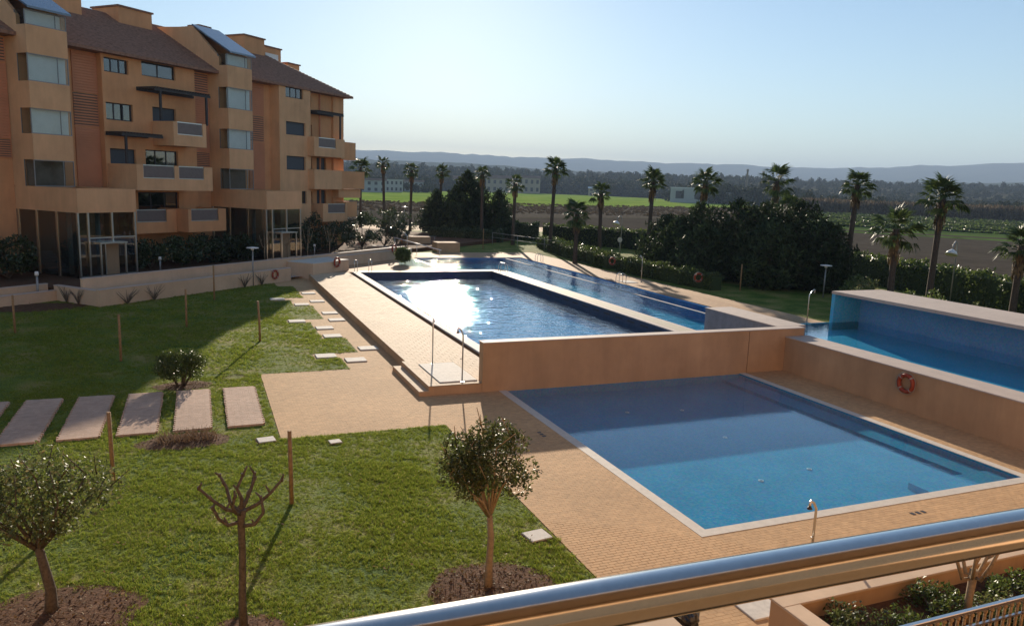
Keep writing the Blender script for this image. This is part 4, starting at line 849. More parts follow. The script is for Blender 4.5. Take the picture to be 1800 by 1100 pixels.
# ================================================================ PLANTS
MT['leaf_dark'] = mat_leaf('dark_leaves', (0.018, 0.032, 0.010), (0.055, 0.085, 0.025), 0.32, 0.25, 0.6)
MT['leaf_mid'] = mat_leaf('mid_leaves', (0.035, 0.06, 0.014), (0.12, 0.16, 0.035), 0.42, 0.35, 0.4)
MT['leaf_olive'] = mat_leaf('olive_leaves', (0.05, 0.07, 0.022), (0.14, 0.17, 0.05), 0.48, 0.35, 0.35, (0.2, 0.17, 0.08))
MT['leaf_conifer'] = mat_leaf('conifer_needles', (0.014, 0.026, 0.012), (0.055, 0.08, 0.028), 0.6, 0.2, 0.2)
MT['frond'] = mat_leaf('palm_frond', (0.03, 0.055, 0.015), (0.085, 0.12, 0.035), 0.5, 0.3, 0.22)
MT['dead_frond'] = mat_leaf('dead_palm_frond', (0.10, 0.065, 0.03), (0.20, 0.13, 0.06), 0.7, 0.1, 0.2)
MT['far_leaf'] = mat_leaf('far_foliage', (0.022, 0.030, 0.016), (0.055, 0.068, 0.030), 0.8, 0.1, 0.05, (0.08, 0.07, 0.042))
MT['reed'] = mat_leaf('dry_reeds', (0.07, 0.05, 0.03), (0.16, 0.11, 0.06), 0.8, 0.2, 0.1)
MT['grass'] = mat_leaf('grass_blades', (0.11, 0.175, 0.02), (0.27, 0.32, 0.045), 0.7, 0.5, 0.1, (0.44, 0.36, 0.13))

def leaves(n, pos_fn, size, rs, aspect=2.0, up_bias=0.0, fold=0.25):
    """n small pointed leaves (two triangles sharing a midrib) around positions from pos_fn -> (n*2 tris)"""
    P = pos_fn(n); d = rs.normal(size=(n, 3)); d[:, 2] += up_bias; d /= np.linalg.norm(d, axis=1)[:, None]
    e = rs.normal(size=(n, 3)); e -= d * np.sum(d * e, 1)[:, None]; e /= np.linalg.norm(e, axis=1)[:, None]
    f = np.cross(d, e); L = size * rs.uniform(0.6, 1.25, n)[:, None]; w = L / aspect
    a = P; b = P + d * L * 0.5 + e * w * 0.5 + f * w * fold; c = P + d * L; g = P + d * L * 0.5 - e * w * 0.5 + f * w * fold
    return np.stack([a, b, c, g], 1).reshape(-1, 3)
def in_clumps(centers, radii, rs, shell=0.55):
    C_ = np.array(centers); Rr = np.array(radii)
    w = Rr ** 2; w /= w.sum()
    def fn(n):
        i = rs.choice(len(C_), n, p=w); v = rs.normal(size=(n, 3)); v /= np.linalg.norm(v, axis=1)[:, None]
        return C_[i] + v * (Rr[i] * rs.uniform(shell, 1.05, n) ** 0.6)[:, None]
    return fn
def ellipsoid_clumps(c, rad, n, rc, rs, flat_bottom=None):
    v = rs.normal(size=(n, 3)); v /= np.linalg.norm(v, axis=1)[:, None]; v *= (rs.uniform(0.25, 1, n) ** 0.45)[:, None]
    p = np.array(c) + v * (np.array(rad) - rc * 0.7)
    if flat_bottom is not None: p[:, 2] = np.maximum(p[:, 2], flat_bottom)
    return p, rs.uniform(0.7, 1.2, n) * rc

def leafy_tree(name, loc, trunk_h, crown_c, crown_r, nl, lsize, mat, seed, label, rc=0.3, nclump=26, branches=9, bark='bark', tr=0.11, cat='tree', sparse=0.55, twigs=0, group=None):
    rs = np.random.RandomState(seed); r = random.Random(seed)
    t = empty(name, loc, 0, label, cat, group)
    cl, rr = ellipsoid_clumps(crown_c, crown_r, nclump, rc, rs)
    mb = MB(); k = Vector((crown_c[0] * 0.4, crown_c[1] * 0.4, trunk_h))
    mb.tube([(0, 0, -0.1), (0.015, 0.01, trunk_h * 0.35), tuple(Vector((0.03, -0.02, 0)) + k * 0.7), tuple(k)], [tr * 1.35, tr, tr * 0.9, tr * 0.8], 10)
    for q in range(branches):
        e = Vector(cl[q % nclump]); m = k.lerp(e, 0.5) + Vector((r.uniform(-.1, .1), r.uniform(-.1, .1), r.uniform(-0.02, .12)))
        mb.tube([tuple(k - Vector((0, 0, 0.06))), tuple(m), tuple(e)], [tr * 0.5, tr * 0.3, tr * 0.12], 6)
    for q in range(twigs):
        e = Vector(cl[q % nclump]); f_ = e + Vector((r.uniform(-.35, .35), r.uniform(-.35, .35), r.uniform(0.25, .55))); mb.tube([tuple(e), tuple(f_)], [0.014, 0.006], 5)
    mb.build('trunk', MT[bark], t)
    V = leaves(nl, in_clumps(cl, rr, rs, sparse), lsize, rs)
    link('crown', np_mesh('crown', V, 4, MT[mat]), t); return t
leafy_tree('leafy_tree', (-2.53, 14.09, 0), 1.15, (-0.35, 0.3, 1.95), (1.55, 1.3, 0.78), 6500, 0.085, 'leaf_olive', 4, 'leafy spreading tree in a bare soil ring at the left edge', rc=0.33, nclump=40, branches=14, twigs=34, tr=0.085)
leafy_tree('leafy_tree', (4.85, 12.45, 0), 1.45, (0.0, 0.1, 2.36), (0.98, 0.92, 0.84), 6400, 0.082, 'leaf_olive', 11, 'round-headed young tree standing in a soil ring behind the handrail', rc=0.26, nclump=42, branches=12, twigs=16, tr=0.068, bark='bark_pale')
# clipped shrub on several stems
rs = np.random.RandomState(21); t = empty('clipped_shrub', (-0.75, 29.0, 0), 0, 'dense rounded clipped shrub beside the stepping slabs', 'shrub')
mb = MB()
for k in range(5): a = k * 1.3; mb.tube([(0.12 * math.cos(a), 0.12 * math.sin(a), 0), (0.3 * math.cos(a), 0.3 * math.sin(a), 0.3), (0.5 * math.cos(a), 0.5 * math.sin(a), 0.7)], [0.04, 0.035, 0.015], 6)
mb.build('stems', MT['bark'], t)
cl, rr = ellipsoid_clumps((0, 0, 0.78), (0.97, 0.9, 0.58), 60, 0.24, rs)
link('foliage', np_mesh('foliage', leaves(8000, in_clumps(cl, rr, rs, 0.5), 0.075, rs, 1.8), 4, MT['leaf_mid']), t)
# pollarded leafless trees
def pollard(loc, h, top, label, tr, seed, bark='bark', n=7, spread=0.55):
    r = random.Random(seed); t = empty('pollarded_tree', loc, 0, label, 'tree')
    MB().tube([(0, 0, -0.1), (0.0, 0.0, h * 0.5), (0.03, 0, h)], [tr * 1.25, tr * 1.0, tr * 1.15], 10).build('trunk', MT[bark], t)
    for k in range(n):
        a = 2 * math.pi * k / n + r.uniform(-.3, .3); s = spread * r.uniform(0.7, 1.1); b0 = h - 0.06 - 0.3 * (k % 3) * tr * 3
        z1 = h + (top - h) * r.uniform(.55, 1.0)
        p = [(0.03, 0, b0), (math.cos(a) * s * 0.35, math.sin(a) * s * 0.35, b0 - 0.02), (math.cos(a) * s * 0.68, math.sin(a) * s * 0.68, b0 + (z1 - b0) * 0.42), (math.cos(a) * s, math.sin(a) * s, z1)]
        mb = MB().tube(p, [tr * 0.62, tr * 0.55, tr * 0.5, tr * 0.42], 7)
        q = Vector(p[2]); e = q + Vector((r.uniform(-.14, .14), r.uniform(-.14, .14), r.uniform(0.1, .22))); mb.tube([tuple(q), tuple(e)], [tr * 0.4, tr * 0.3], 6)
        o = mb.build('branch', MT[bark], t)
t = empty('pollarded_tree', (0.5, 12.45, 0), 0, 'leafless pollarded tree standing in the near lawn', 'tree')
MB().tube([(0, 0, -0.1), (-0.01, 0, 0.6), (0.01, 0.01, 1.3), (0.0, 0, 1.98), (0.02, 0, 2.16)], [0.08, 0.062, 0.057, 0.06, 0.078], 12).build('trunk', MT['bark'], t)
for k, arm in enumerate([[(0, 0, 2.1), (-.22, .05, 2.16), (-.42, .05, 2.34), (-.62, .02, 2.58)], [(0, 0, 1.95), (-.2, -.1, 1.95), (-.34, -.1, 2.08), (-.42, -.12, 2.28)], [(0, 0, 2.1), (.26, .02, 2.2), (.46, -.02, 2.38), (.64, -.05, 2.6)], [(0, 0, 1.86), (.2, -.12, 1.92), (.34, -.12, 2.1), (.31, -.1, 2.36)], [(0, 0, 2.1), (.02, .02, 2.32), (-.05, .04, 2.5), (.05, .05, 2.72)], [(0, 0, 2.1), (.1, .15, 2.25), (.2, .3, 2.42), (.24, .36, 2.6)], [(0, 0, 2.08), (-.08, -.18, 2.18), (-.14, -.34, 2.36), (-.1, -.4, 2.55)], [(0, 0, 2.05), (-.15, .2, 2.2), (-.2, .4, 2.4), (-.3, .45, 2.6)]]):
    r = random.Random(k); mb = MB().tube(arm, [0.036, 0.032, 0.027, 0.022], 8)
    for q in (1, 2, 3):
        b = Vector(arm[q]); mb.tube([tuple(b), tuple(b + Vector((r.uniform(-.08, .08), r.uniform(-.08, .08), r.uniform(.05, .15))))], [0.022, 0.013], 6)
    mb.tube([tuple(Vector(arm[3]) - Vector((0, 0, .03))), tuple(Vector(arm[3]) + Vector((r.uniform(-.02, .02), 0, .03)))], [0.025, 0.027], 8)
    mb.build('branch', MT['bark'], t)
pollard((12.1, 8.2, 0.3), 1.0, 1.75, 'pale pollarded sapling in the lower right planter', 0.06, 9, 'bark_pale', 5, 0.5)
for k, (a, b) in enumerate([(43.2, -40.9), (45.6, -40.85), (47.9, -40.85), (50.6, -40.85)]):
    p = uv(a * KB, b * KB, GZ); pollard(tuple(p), 1.3, 2.6, ['first', 'second', 'third', 'fourth'][k] + ' thin bare pollard from the near entrance along the wall', 0.045, 30 + k, 'bark_pale', 4, 0.55)

# soil rings
def soil_ring(x, y, rx, ry, label, seed, litter=90, h=0.05):
    r = random.Random(seed); mb = MB(); n = 40; m = 6; vs = []
    for j in range(m):
        q = 1 - j / (m - 1)
        for k in range(n):
            a = 2 * math.pi * k / n; e = 1 + 0.05 * math.sin(3 * a + seed) + 0.03 * math.sin(7 * a)
            vs.append((rx * q * e * math.cos(a), ry * q * e * math.sin(a), (0.012 if j == 0 else h * (1 - q * q) * 0.6 + 0.012 + r.uniform(-.012, .012))))
    mb.add(vs, [(j * n + k, j * n + (k + 1) % n, (j + 1) * n + (k + 1) % n, (j + 1) * n + k) for j in range(m - 1) for k in range(n)], True)
    t = empty('soil_ring', (x, y, 0.0), 0, label, 'soil ring')
    mb.build('soil', MT['soil'], t)
    rs = np.random.RandomState(seed)
    def pf(n): a = rs.uniform(0, 6.28, n); q = np.sqrt(rs.uniform(0, 1, n)) * 0.95; return np.stack([rx * q * np.cos(a), ry * q * np.sin(a), np.full(n, 0.035) + h * 0.5 * (1 - q * q)], 1)
    o = link('leaf_litter', np_mesh('leaf_litter', leaves(litter, pf, 0.07, rs, 2.5), 4, MT['dead_frond']), t); o['kind'] = 'stuff'
    return t
soil_ring(-2.45, 13.8, 1.35, 1.15, 'bare soil ring round the leafy tree at the left edge', 1, 600)
soil_ring(4.9, 12.35, 1.25, 1.05, 'bare soil ring round the young tree behind the handrail', 2, 900)
soil_ring(0.5, 12.3, 0.75, 0.6, 'bare soil ring round the leafless pollarded tree', 3, 120)
soil_ring(-0.55, 22.65, 1.25, 0.72, 'soil bed with cut-back stems below the stepping slabs', 4, 160)
soil_ring(-0.65, 28.9, 1.0, 0.62, 'dry soil ring under the clipped shrub', 5, 160)
soil_ring(1.05, 29.7, 0.42, 0.34, 'small dark hollow in the lawn beside the clipped shrub', 6, 20, -0.06)
soil_ring(-8.5, 47.8, 2.6, 1.5, 'bare shaded soil patch before the ramp corner', 7, 60)
# cut-back plant in the soil bed
rs = np.random.RandomState(77); mb = MB(); r = random.Random(77)
for k in range(230):
    x, y = r.uniform(-.75, .8), r.uniform(-.3, .4); mb.tube([(x, y, 0.02), (x + r.uniform(-.16, .16), y + r.uniform(-.16, .16), r.uniform(.08, .3))], [0.012, 0.006], 4, False)
o = mb.build('cut_back_plant', MT['bark_pale'], None, (-0.5, 22.75, 0.02)); tag(o, 'clump of cut-back yellowish stems in the soil bed', 'plant')
# bare espalier shrubs on the ramp wall
for k, (a, b, lab) in enumerate([(28.0, -41.2, 'bare twiggy climber on the short return wall'), (28.0, -40.2, 'bare twiggy climber near the ramp wall corner'), (29.6, -38.4, 'arching bare twigs against the ramp wall by the corner'), (31.4, -38.4, 'arching bare twigs against the ramp wall, further along'), (38.6, -38.4, 'bare twiggy shrub against the ramp wall left of the lamp'), (40.2, -38.4, 'bare twiggy shrub against the ramp wall beside the life ring')]):
    r = random.Random(50 + k); mb = MB(); p0 = uv(a - (0.07 if k < 2 else 0), b, 0)
    dirv = -fo if k < 2 else fa
    for q in range(14):
        s = r.uniform(-.8, .8); e = dirv * s; mb.tube([(0, 0, 0), tuple(e * 0.4 + Vector((0, 0, r.uniform(.3, .5)))), tuple(e + fo * r.uniform(0.0, .1) + Vector((0, 0, r.uniform(.55, .95))))], [0.02, 0.014, 0.006], 5)
    tag(mb.build('bare_climber', MT['bark'], None, p0 + (fo * 0.06 if k > 1 else -fa * 0.02)), lab, 'climber')

# ---- hedges and bushes
def hedge(name, poly, w, z0, z1, n, lsize, mat, seed, label, cat='hedge', core='leaf_conifer'):
    """leafy block along a polyline: dark core plus leaves over top and sides, uneven outline"""
    rs = np.random.RandomState(seed); P = [Vector((x, y, 0)) for x, y in poly]; seg = [(P[i + 1] - P[i]).length for i in range(len(P) - 1)]; tot = sum(seg)
    org = P[0]; t = empty(name, (org.x, org.y, z0), 0, label, cat); mb = MB(); H_ = z1 - z0
    for i in range(len(P) - 1):
        d = (P[i + 1] - P[i]).normalized(); nrm = Vector((d.y, -d.x, 0)) * (w / 2 - 0.16); a, b = P[i] - org, P[i + 1] - org
        mb.add([tuple(a - nrm), tuple(b - nrm), tuple(b + nrm), tuple(a + nrm), tuple(a - nrm + Vector((0, 0, H_ - 0.18))), tuple(b - nrm + Vector((0, 0, H_ - 0.18))), tuple(b + nrm + Vector((0, 0, H_ - 0.18))), tuple(a + nrm + Vector((0, 0, H_ - 0.18)))], [(4, 5, 6, 7), (0, 1, 5, 4), (1, 2, 6, 5), (2, 3, 7, 6), (3, 0, 4, 7)])
    mb.build('branches', MT[core], t)
    def pf(n):
        s = rs.uniform(0, tot, n); out = np.zeros((n, 3)); acc = 0
        side = rs.uniform(-1, 1, n); u = rs.uniform(0, 1, n); top = rs.uniform(0, 1, n) < 0.42
        for i, L in enumerate(seg):
            m = (s >= acc) & (s <= acc + L); q = s[m] - acc; d = np.array((P[i + 1] - P[i]).normalized()); nr = np.array((d[1], -d[0], 0)); lump = 0.10 * np.sin(s[m] * 1.7 + seed) + 0.08 * np.sin(s[m] * 4.3)
            off = np.where(top[m], side[m], np.sign(side[m])) * (w / 2 - 0.12 + rs.uniform(-.1, .08, m.sum()) + np.where(top[m], 0, lump)); z = np.where(top[m], H_ - 0.08 + lump * 1.4 + rs.uniform(-.12, .14, m.sum()), u[m] * H_)
            out[m] = np.array(P[i] - org) + d * q[:, None] + nr * off[:, None] + np.stack([z * 0, z * 0, z], 1); acc += L
        return out
    link('foliage', np_mesh('foliage', leaves(n, pf, lsize, rs, 1.8), 4, MT[mat]), t); return t
hedge('tall_hedge', [(46.5, 22), (49.5, 33), (52.0, 41), (54.2, 51.6), (55.5, 60), (53, 70), (48.7, 82.3), (42.5, 92.3)], 1.8, 0.2, 2.55, 26000, 0.26, 'leaf_mid', 1, 'long tall hedge curving behind the pools before the fields')
hedge('tall_hedge', [(42.0, 93.5), (36, 97), (31, 97)], 1.6, 0.3, 2.5, 6000, 0.28, 'leaf_dark', 2, 'dark hedge below the middle palms beyond the far grass')
hedge('low_hedge', [(38.2, 83.5), (36.0, 72), (34.9, 60.5)], 1.9, 0.3, 1.55, 9000, 0.2, 'leaf_mid', 3, 'low clipped hedge behind the wire handrail')
hedge('low_hedge', [(34.6, 59.0), (34.9, 53), (35.6, 46.5)], 1.3, 0.3, 1.5, 6500, 0.17, 'leaf_mid', 4, 'low clipped hedge along the right deck with a life ring')
hedge('low_hedge', [(27.5, 95), (35.5, 90)], 1.4, 0.3, 1.7, 4200, 0.24, 'leaf_dark', 5, 'low dark hedge beyond the far grass by the tall conifer')
def bush(loc, rad, n, lsize, mat, seed, label, nc=26, rc=0.35, cat='bush', name='garden_bush'):
    rs = np.random.RandomState(seed); t = empty(name, loc, 0, label, cat)
    cl, rr = ellipsoid_clumps((0, 0, rad[2] * 0.95), rad, nc, rc, rs, 0.1)
    mb = MB()
    for k in range(6): e = cl[k]; mb.tube([(0, 0, 0), tuple(np.array(e) * 0.55), tuple(e)], [0.06, 0.04, 0.015], 5)
    mb.build('stems', MT['bark'], t); link('foliage', np_mesh('foliage', leaves(n, in_clumps(cl, rr, rs, 0.5), lsize, rs), 4, MT[mat]), t)
BUSH = [((35.0, 22.0, 0.3), (1.6, 1.5, 1.3), 'leafy bush behind the pale slab, nearest the right edge'), ((35.5, 26.0, 0.3), (1.5, 1.5, 1.25), 'leafy bush behind the pale slab, second from the right edge'), ((36.5, 30.0, 0.3), (1.7, 1.6, 1.35), 'leafy bush behind the far part of the pale slab'),
        ((37.5, 34.5, 0.3), (1.7, 1.6, 1.3), 'leafy bush past the far end of the pale slab'), ((40.0, 37.5, 0.3), (1.6, 1.6, 1.2), 'leafy bush beside the flat-headed lamp by the raised pool')]
for k, (l, rd, lab) in enumerate(BUSH): bush(l, rd, 2600, 0.16, 'leaf_olive' if k % 2 else 'leaf_mid', 60 + k, lab)
AB = [(18.5, -44.0, 2.2, 1.6), (23.0, -44.2, 2.4, 1.5), (26.5, -44.0, 1.6, 1.3), (34.8, -42.8, 1.7, 1.0), (37.6, -42.6, 1.9, 1.1), (40.4, -42.7, 1.8, 1.25), (42.6, -42.6, 1.4, 1.0), (49.3, -43.0, 1.7, 1.4), (51.8, -43.2, 1.9, 1.7), (54.8, -43.4, 2.0, 1.3), (58.2, -43.2, 2.2, 1.7), (61.5, -43.0, 2.3, 1.9), (64.5, -43.6, 2.0, 2.0), (51.0, -33.9, 0.6, 0.5)]
ABL = ['dark bush hiding the building foot at the left edge', 'dark bush left of the near entrance hall', 'small dark bush against the near entrance glass', 'low dark bush right of the near entrance hall', 'low dark bush under the near balconies, second from the entrance', 'dark bush under the near balconies, third from the entrance', 'low dark bush left of the far entrance hall',
       'dark bush right of the far entrance hall', 'tall dark bush right of the far entrance, before the end balcony', 'dark bush under the lowest end balcony', 'round dark bush beyond the end balcony', 'large round dark bush at the building end', 'dark bush behind the building end by the path', 'small bright bush behind the far planter wall']
for k, (a, b, rr_, h) in enumerate(AB): bush(tuple(uv(a * KB, b * KB, GZ)), (rr_ * KB, rr_ * KB * 0.9, h * KB), 2600, 0.22, 'leaf_mid' if k == 13 else 'leaf_dark', 90 + k, ABL[k], rc=0.45)
# planting inside the lower right planter
rs = np.random.RandomState(5)
pc = [(rs.uniform(-4.5, 7.5), rs.uniform(-2.5, 1.0)) for _ in range(70)]
for q in range(14):
    sub = pc[q * 5:(q + 1) * 5]
rows = [(-4.1, 0.5), (-3.2, 0.1), (-2.2, 0.55), (-1.2, 0.0), (-0.2, 0.5), (0.9, 0.1), (1.9, 0.6), (2.9, 0.2), (-2.8, -0.8), (-1.0, -0.9), (0.6, -0.8), (2.0, -0.6), (3.6, 0.5)]
rl = ['nearest the planter corner', 'second along the planter from its corner', 'third along the planter rim', 'left of the pale pollarded sapling', 'just right of the pale pollarded sapling', 'second right of the pale sapling', 'third right of the pale sapling, against the rim', 'near the right edge behind the railing', 'in the lower left of the planter', 'below the sapling by the railing', 'at the railing right of the sapling', 'at the railing near the right edge', 'at the right edge against the planter rim']
for k, ((x, y), lab) in enumerate(zip(rows, rl)): bush((14 + x, 8 + y, 0.34), (0.72, 0.6, 0.22), 1100, 0.08, 'leaf_mid' if k % 3 else 'leaf_olive', 140 + k, 'low glossy shrub ' + lab, nc=12, rc=0.2, name='planter_shrub', cat='shrub')

# ---- conifers
def conifer(loc, h, rad, seed, label, n=9000, ls=0.5, tiers=16, base=0.05, rnd=0.75):
    rs = np.random.RandomState(seed); r = random.Random(seed); t = empty('conifer_tree', loc, 0, label, 'conifer'); mb = MB().tube([(0, 0, -0.2), (0, 0, h * 0.5), (0, 0, h * 0.96)], [0.22, 0.14, 0.02], 8); cl = []; rr = []
    for i in range(tiers):
        q = i / (tiers - 1); z = h * (base + (1 - base) * q) * 0.97; R_ = rad * (1 - q) ** rnd + 0.25
        if q < 0.2: R_ *= 0.8 + q
        nb = max(3, int(9 * (1 - q) + 3))
        for k in range(nb):
            a = 2 * math.pi * k / nb + r.uniform(-.35, .35) + i; L = R_ * r.uniform(0.72, 1.12); tip = (L * math.cos(a), L * math.sin(a), z + L * 0.28)
            if i % 2 == 0: mb.tube([(0, 0, z - 0.1), tip], [0.05, 0.012], 4)
            for s in (0.45, 0.75, 0.97): cl.append((tip[0] * s, tip[1] * s, z + (tip[2] - z) * s)); rr.append(0.16 * rad ** 0.5 + 0.12 * R_ * (1.15 - s))
    mb.build('trunk', MT['bark'], t)
    V = leaves(n, in_clumps(cl, rr, rs, 0.2), ls, rs, 3.2, up_bias=0.7); link('crown', np_mesh('crown', V, 4, MT['leaf_conifer']), t)
conifer((33.6, 98.5, 0.2), 8.6, 4.6, 1, 'big dark conifer behind the far end of the pools', 13000, 0.6)
conifer((30.2, 101.5, 0.2), 6.0, 3.0, 2, 'smaller conifer leaning against the big dark one, building side', 6000, 0.5)
conifer((37.2, 96.0, 0.2), 6.4, 2.6, 8, 'feathery conifer against the big dark one, field side', 6000, 0.5)
CON = [(43.6, 58.0, 4.9, 2.9, 'dark conifer at the building-side end of the right group'), (44.2, 54.0, 6.2, 3.0, 'dark conifer second in the right group'), (45.8, 51.0, 6.6, 3.1, 'tall dark conifer in the middle of the right group'), (45.2, 46.8, 6.4, 3.2, 'dark conifer in front of the pale stake'), (48.0, 46.2, 6.8, 3.2, 'tallest dark conifer of the right group under a palm'), (47.5, 42.5, 5.2, 2.7, 'dark conifer at the right end of the group by the lamp'), (42.0, 50.2, 4.4, 2.6, 'low dark conifer at the front of the right group'), (42.6, 54.6, 4.8, 2.7, 'dark conifer filling the building-side front of the right group'), (44.0, 44.6, 5.0, 2.7, 'dark conifer at the field-side front of the right group'), (47.6, 49.4, 6.5, 3.0, 'dark conifer at the back of the right group')]
for k, (x, y, h, rd, lab) in enumerate(CON): conifer((x - 3.2, y + 2.4, 0.2), h, rd, 20 + k, lab, 8000, 0.42, base=0.02, rnd=0.5)

# ---- fan palms: trunk, skirt of dead leaves and separate fronds
def frond_mesh(name, mat, seed, fan=0.85, pet=0.75, droop=0.25):
    r = random.Random(seed); mb = MB(); mb.tube([(0, 0, 0), (pet * 0.5, 0, 0.02), (pet, 0, 0)], [0.025, 0.02, 0.015], 4)
    n = 15
    for k in range(n):
        a = -1.25 + 2.5 * k / (n - 1); L = fan * (1 - 0.25 * abs(a) / 1.25) * r.uniform(0.88, 1.05); w = 0.05
        c, s = math.cos(a), math.sin(a); m = 0.58 * L; z1 = 0.05 * (k % 2) - 0.02; dz = -droop * r.uniform(0.6, 1.5)
        mb.add([(pet, 0, 0), (pet + c * m - s * w, s * m + c * w, z1 - 0.03), (pet + c * L, s * L, dz), (pet + c * m + s * w, s * m - c * w, z1 + 0.03)], [(0, 1, 2, 3)])
    return mb.mesh(name, mat)
FM = [frond_mesh('frond', MT['frond'], k) for k in range(4)]; DM = [frond_mesh('dead_frond', MT['dead_frond'], 9, 0.7, 0.4, 0.5)]
def palm(loc, h, sc, seed, label, nf=34, lean=0.0, sag=0.0):
    r = random.Random(seed); t = empty('fan_palm', loc, 0, label, 'palm', 'fan palms beyond the pools'); lx = lean * h
    MB().tube([(0, 0, -0.2), (lx * 0.2, 0, h * 0.15), (lx * 0.55, 0, h * 0.55), (lx, 0, h)], [0.30, 0.22, 0.19, 0.21], 9).build('trunk', MT['palm_bark'], t)
    sk = MB(); pts = []
    for q in range(80):
        a = r.uniform(0, 6.28); z = h - r.uniform(0.15, 1.5) * sc; R0 = 0.2; L = r.uniform(.35, .75); x0 = lx * z / h
        sk.add([(x0 + R0 * math.cos(a), R0 * math.sin(a), z), (x0 + (R0 + .16) * math.cos(a + .2), (R0 + .16) * math.sin(a + .2), z - L * 0.5), (x0 + (R0 + .12) * math.cos(a), (R0 + .12) * math.sin(a), z - L), (x0 + (R0 + .16) * math.cos(a - .2), (R0 + .16) * math.sin(a - .2), z - L * 0.5)], [(0, 1, 2, 3)])
    o = sk.build('dead_leaf_skirt', MT['dead_frond'], t); o['kind'] = 'stuff'
    for q in range(nf):
        a = q * 2.399 + r.uniform(-.2, .2); e = 1.35 - (1.85 + sag) * (q / nf) ** 0.9 + r.uniform(-.2, .2)
        f = link('frond', FM[q % 4], t, (lx, 0, h - 0.05 - 0.3 * (q / nf))); f.rotation_euler = (r.uniform(-.35, .35), -e, a); s = sc * r.uniform(0.72, 1.15); f.scale = (s, s, s)
PALM = [(1655, 342, 50, 1.15, 'fan palm standing tallest at the right over the hedge'), (1580, 398, 47, 1.15, 'short bushy fan palm in front of the right hedge'), (1797, 428, 46, 1.1, 'short fan palm cut by the right edge'), (1503, 320, 58, 0.9, 'slender fan palm right of the dark conifer group'), (1365, 315, 70, 1.2, 'broad fan palm rising out of the dark conifer group'),
        (1390, 362, 66, 1.0, 'lower fan palm half buried in the dark conifer group'), (1234, 315, 70, 1.0, 'fan palm at the building-side end of the conifer group'), (1146, 316, 75, 1.05, 'fan palm second on the field side of the middle row'), (1060, 336, 78, 0.9, 'medium fan palm between two taller ones in the middle row'), (1015, 371, 72, 1.03, 'short thick-trunked fan palm in the middle row'),
        (972, 293, 84, 1.0, 'tallest fan palm of the middle row'), (905, 320, 92, 0.9, 'fan palm right of the big dark conifer, second from it'), (850, 303, 97, 0.82, 'fan palm right beside the big dark conifer'), (772, 300, 112, 0.9, 'fan palm showing above the big dark conifer'), (722, 297, 108, 0.9, 'fan palm building-side of the big dark conifer'), (677, 285, 112, 0.86, 'tall fan palm near the building end'), (634, 293, 118, 1.3, 'fan palm partly behind the end balconies')]
for k, (u, v, dep, sc, lab) in enumerate(PALM):
    P = np.array([0, 0, 7.5]) + dep * (RIGHT * (u - 905) / 1342 - UP * (v - 550) / 1342 - BACK)
    palm((P[0], P[1], 0.0), P[2] - 0.15, sc, 200 + k, lab, nf=[34, 26, 30, 38, 24, 29, 33][k % 7], lean=[0.02, -0.03, 0.0, 0.035, 0.01, -0.015, 0.05][k % 7], sag=[0.0, 0.25, -0.1, 0.12, 0.3][k % 5])

# ================================================================ GRASS, FAR WOODS, FAR BUILDINGS
def scatter(name, pts, scl, objs, label, cat, seed, parent=None):
    """points carrying a scale, instanced by geometry nodes"""
    me = bpy.data.meshes.new(name); me.vertices.add(len(pts)); me.vertices.foreach_set('co', np.asarray(pts, np.float32).ravel())
    at = me.attributes.new('s', 'FLOAT', 'POINT'); at.data.foreach_set('value', np.asarray(scl, np.float32))
    o = link(name, me, parent); tag(o, label, cat, None, 'stuff')
    c = bpy.data.collections.new(name + '_kinds')
    for q in objs:
        for cc in list(q.users_collection): cc.objects.unlink(q)
        c.objects.link(q)
    ng = bpy.data.node_groups.new(name, 'GeometryNodeTree'); ng.interface.new_socket('Geometry', in_out='INPUT', socket_type='NodeSocketGeometry'); ng.interface.new_socket('Geometry', in_out='OUTPUT', socket_type='NodeSocketGeometry')
    A = lambda t: ng.nodes.new(t); gi, go = A('NodeGroupInput'), A('NodeGroupOutput'); ip = A('GeometryNodeInstanceOnPoints'); ci = A('GeometryNodeCollectionInfo'); ci.inputs[0].default_value = c; ci.inputs['Separate Children'].default_value = True; ci.inputs['Reset Children'].default_value = True
    rv = A('FunctionNodeRandomValue'); rv.data_type = 'FLOAT_VECTOR'; rv.inputs[0].default_value = (-0.12, -0.12, 0); rv.inputs[1].default_value = (0.12, 0.12, 6.283); rv.inputs['Seed'].default_value = seed
    na = A('GeometryNodeInputNamedAttribute'); na.data_type = 'FLOAT'; na.inputs[0].default_value = 's'
    ip.inputs['Pick Instance'].default_value = True
    l = ng.links.new; l(gi.outputs[0], ip.inputs['Points']); l(ci.outputs[0], ip.inputs['Instance']); l(rv.outputs[0], ip.inputs['Rotation']); l(na.outputs['Attribute'], ip.inputs['Scale']); l(ip.outputs[0], go.inputs[0])
    o.modifiers.new('scatter', 'NODES').node_group = ng; return o
def kind_obj(name, me): return bpy.data.objects.new(name, me)
def tuft(seed, n=14, h=0.05, sp=0.07):
    r = random.Random(seed); mb = MB()
    for k in range(n):
        a = r.uniform(0, 6.28); q = r.uniform(0, sp); x, y = q * math.cos(a), q * math.sin(a); w = 0.006; b = r.uniform(0, 6.28); hh = h * r.uniform(.5, 1.1); lx_, ly_ = r.uniform(-.04, .04), r.uniform(-.04, .04)
        mb.add([(x - w * math.cos(b), y - w * math.sin(b), 0), (x + w * math.cos(b), y + w * math.sin(b), 0), (x + lx_, y + ly_, hh)], [(0, 1, 2)])
    return mb.mesh('grass_tuft', MT['grass'])
rs = np.random.RandomState(12)
_w = np.random.RandomState(4); _wv = [(_w.uniform(0, 6.28), 6.28 / _w.uniform(0.5, 5.0), _w.uniform(0, 6.28)) for _ in range(14)]
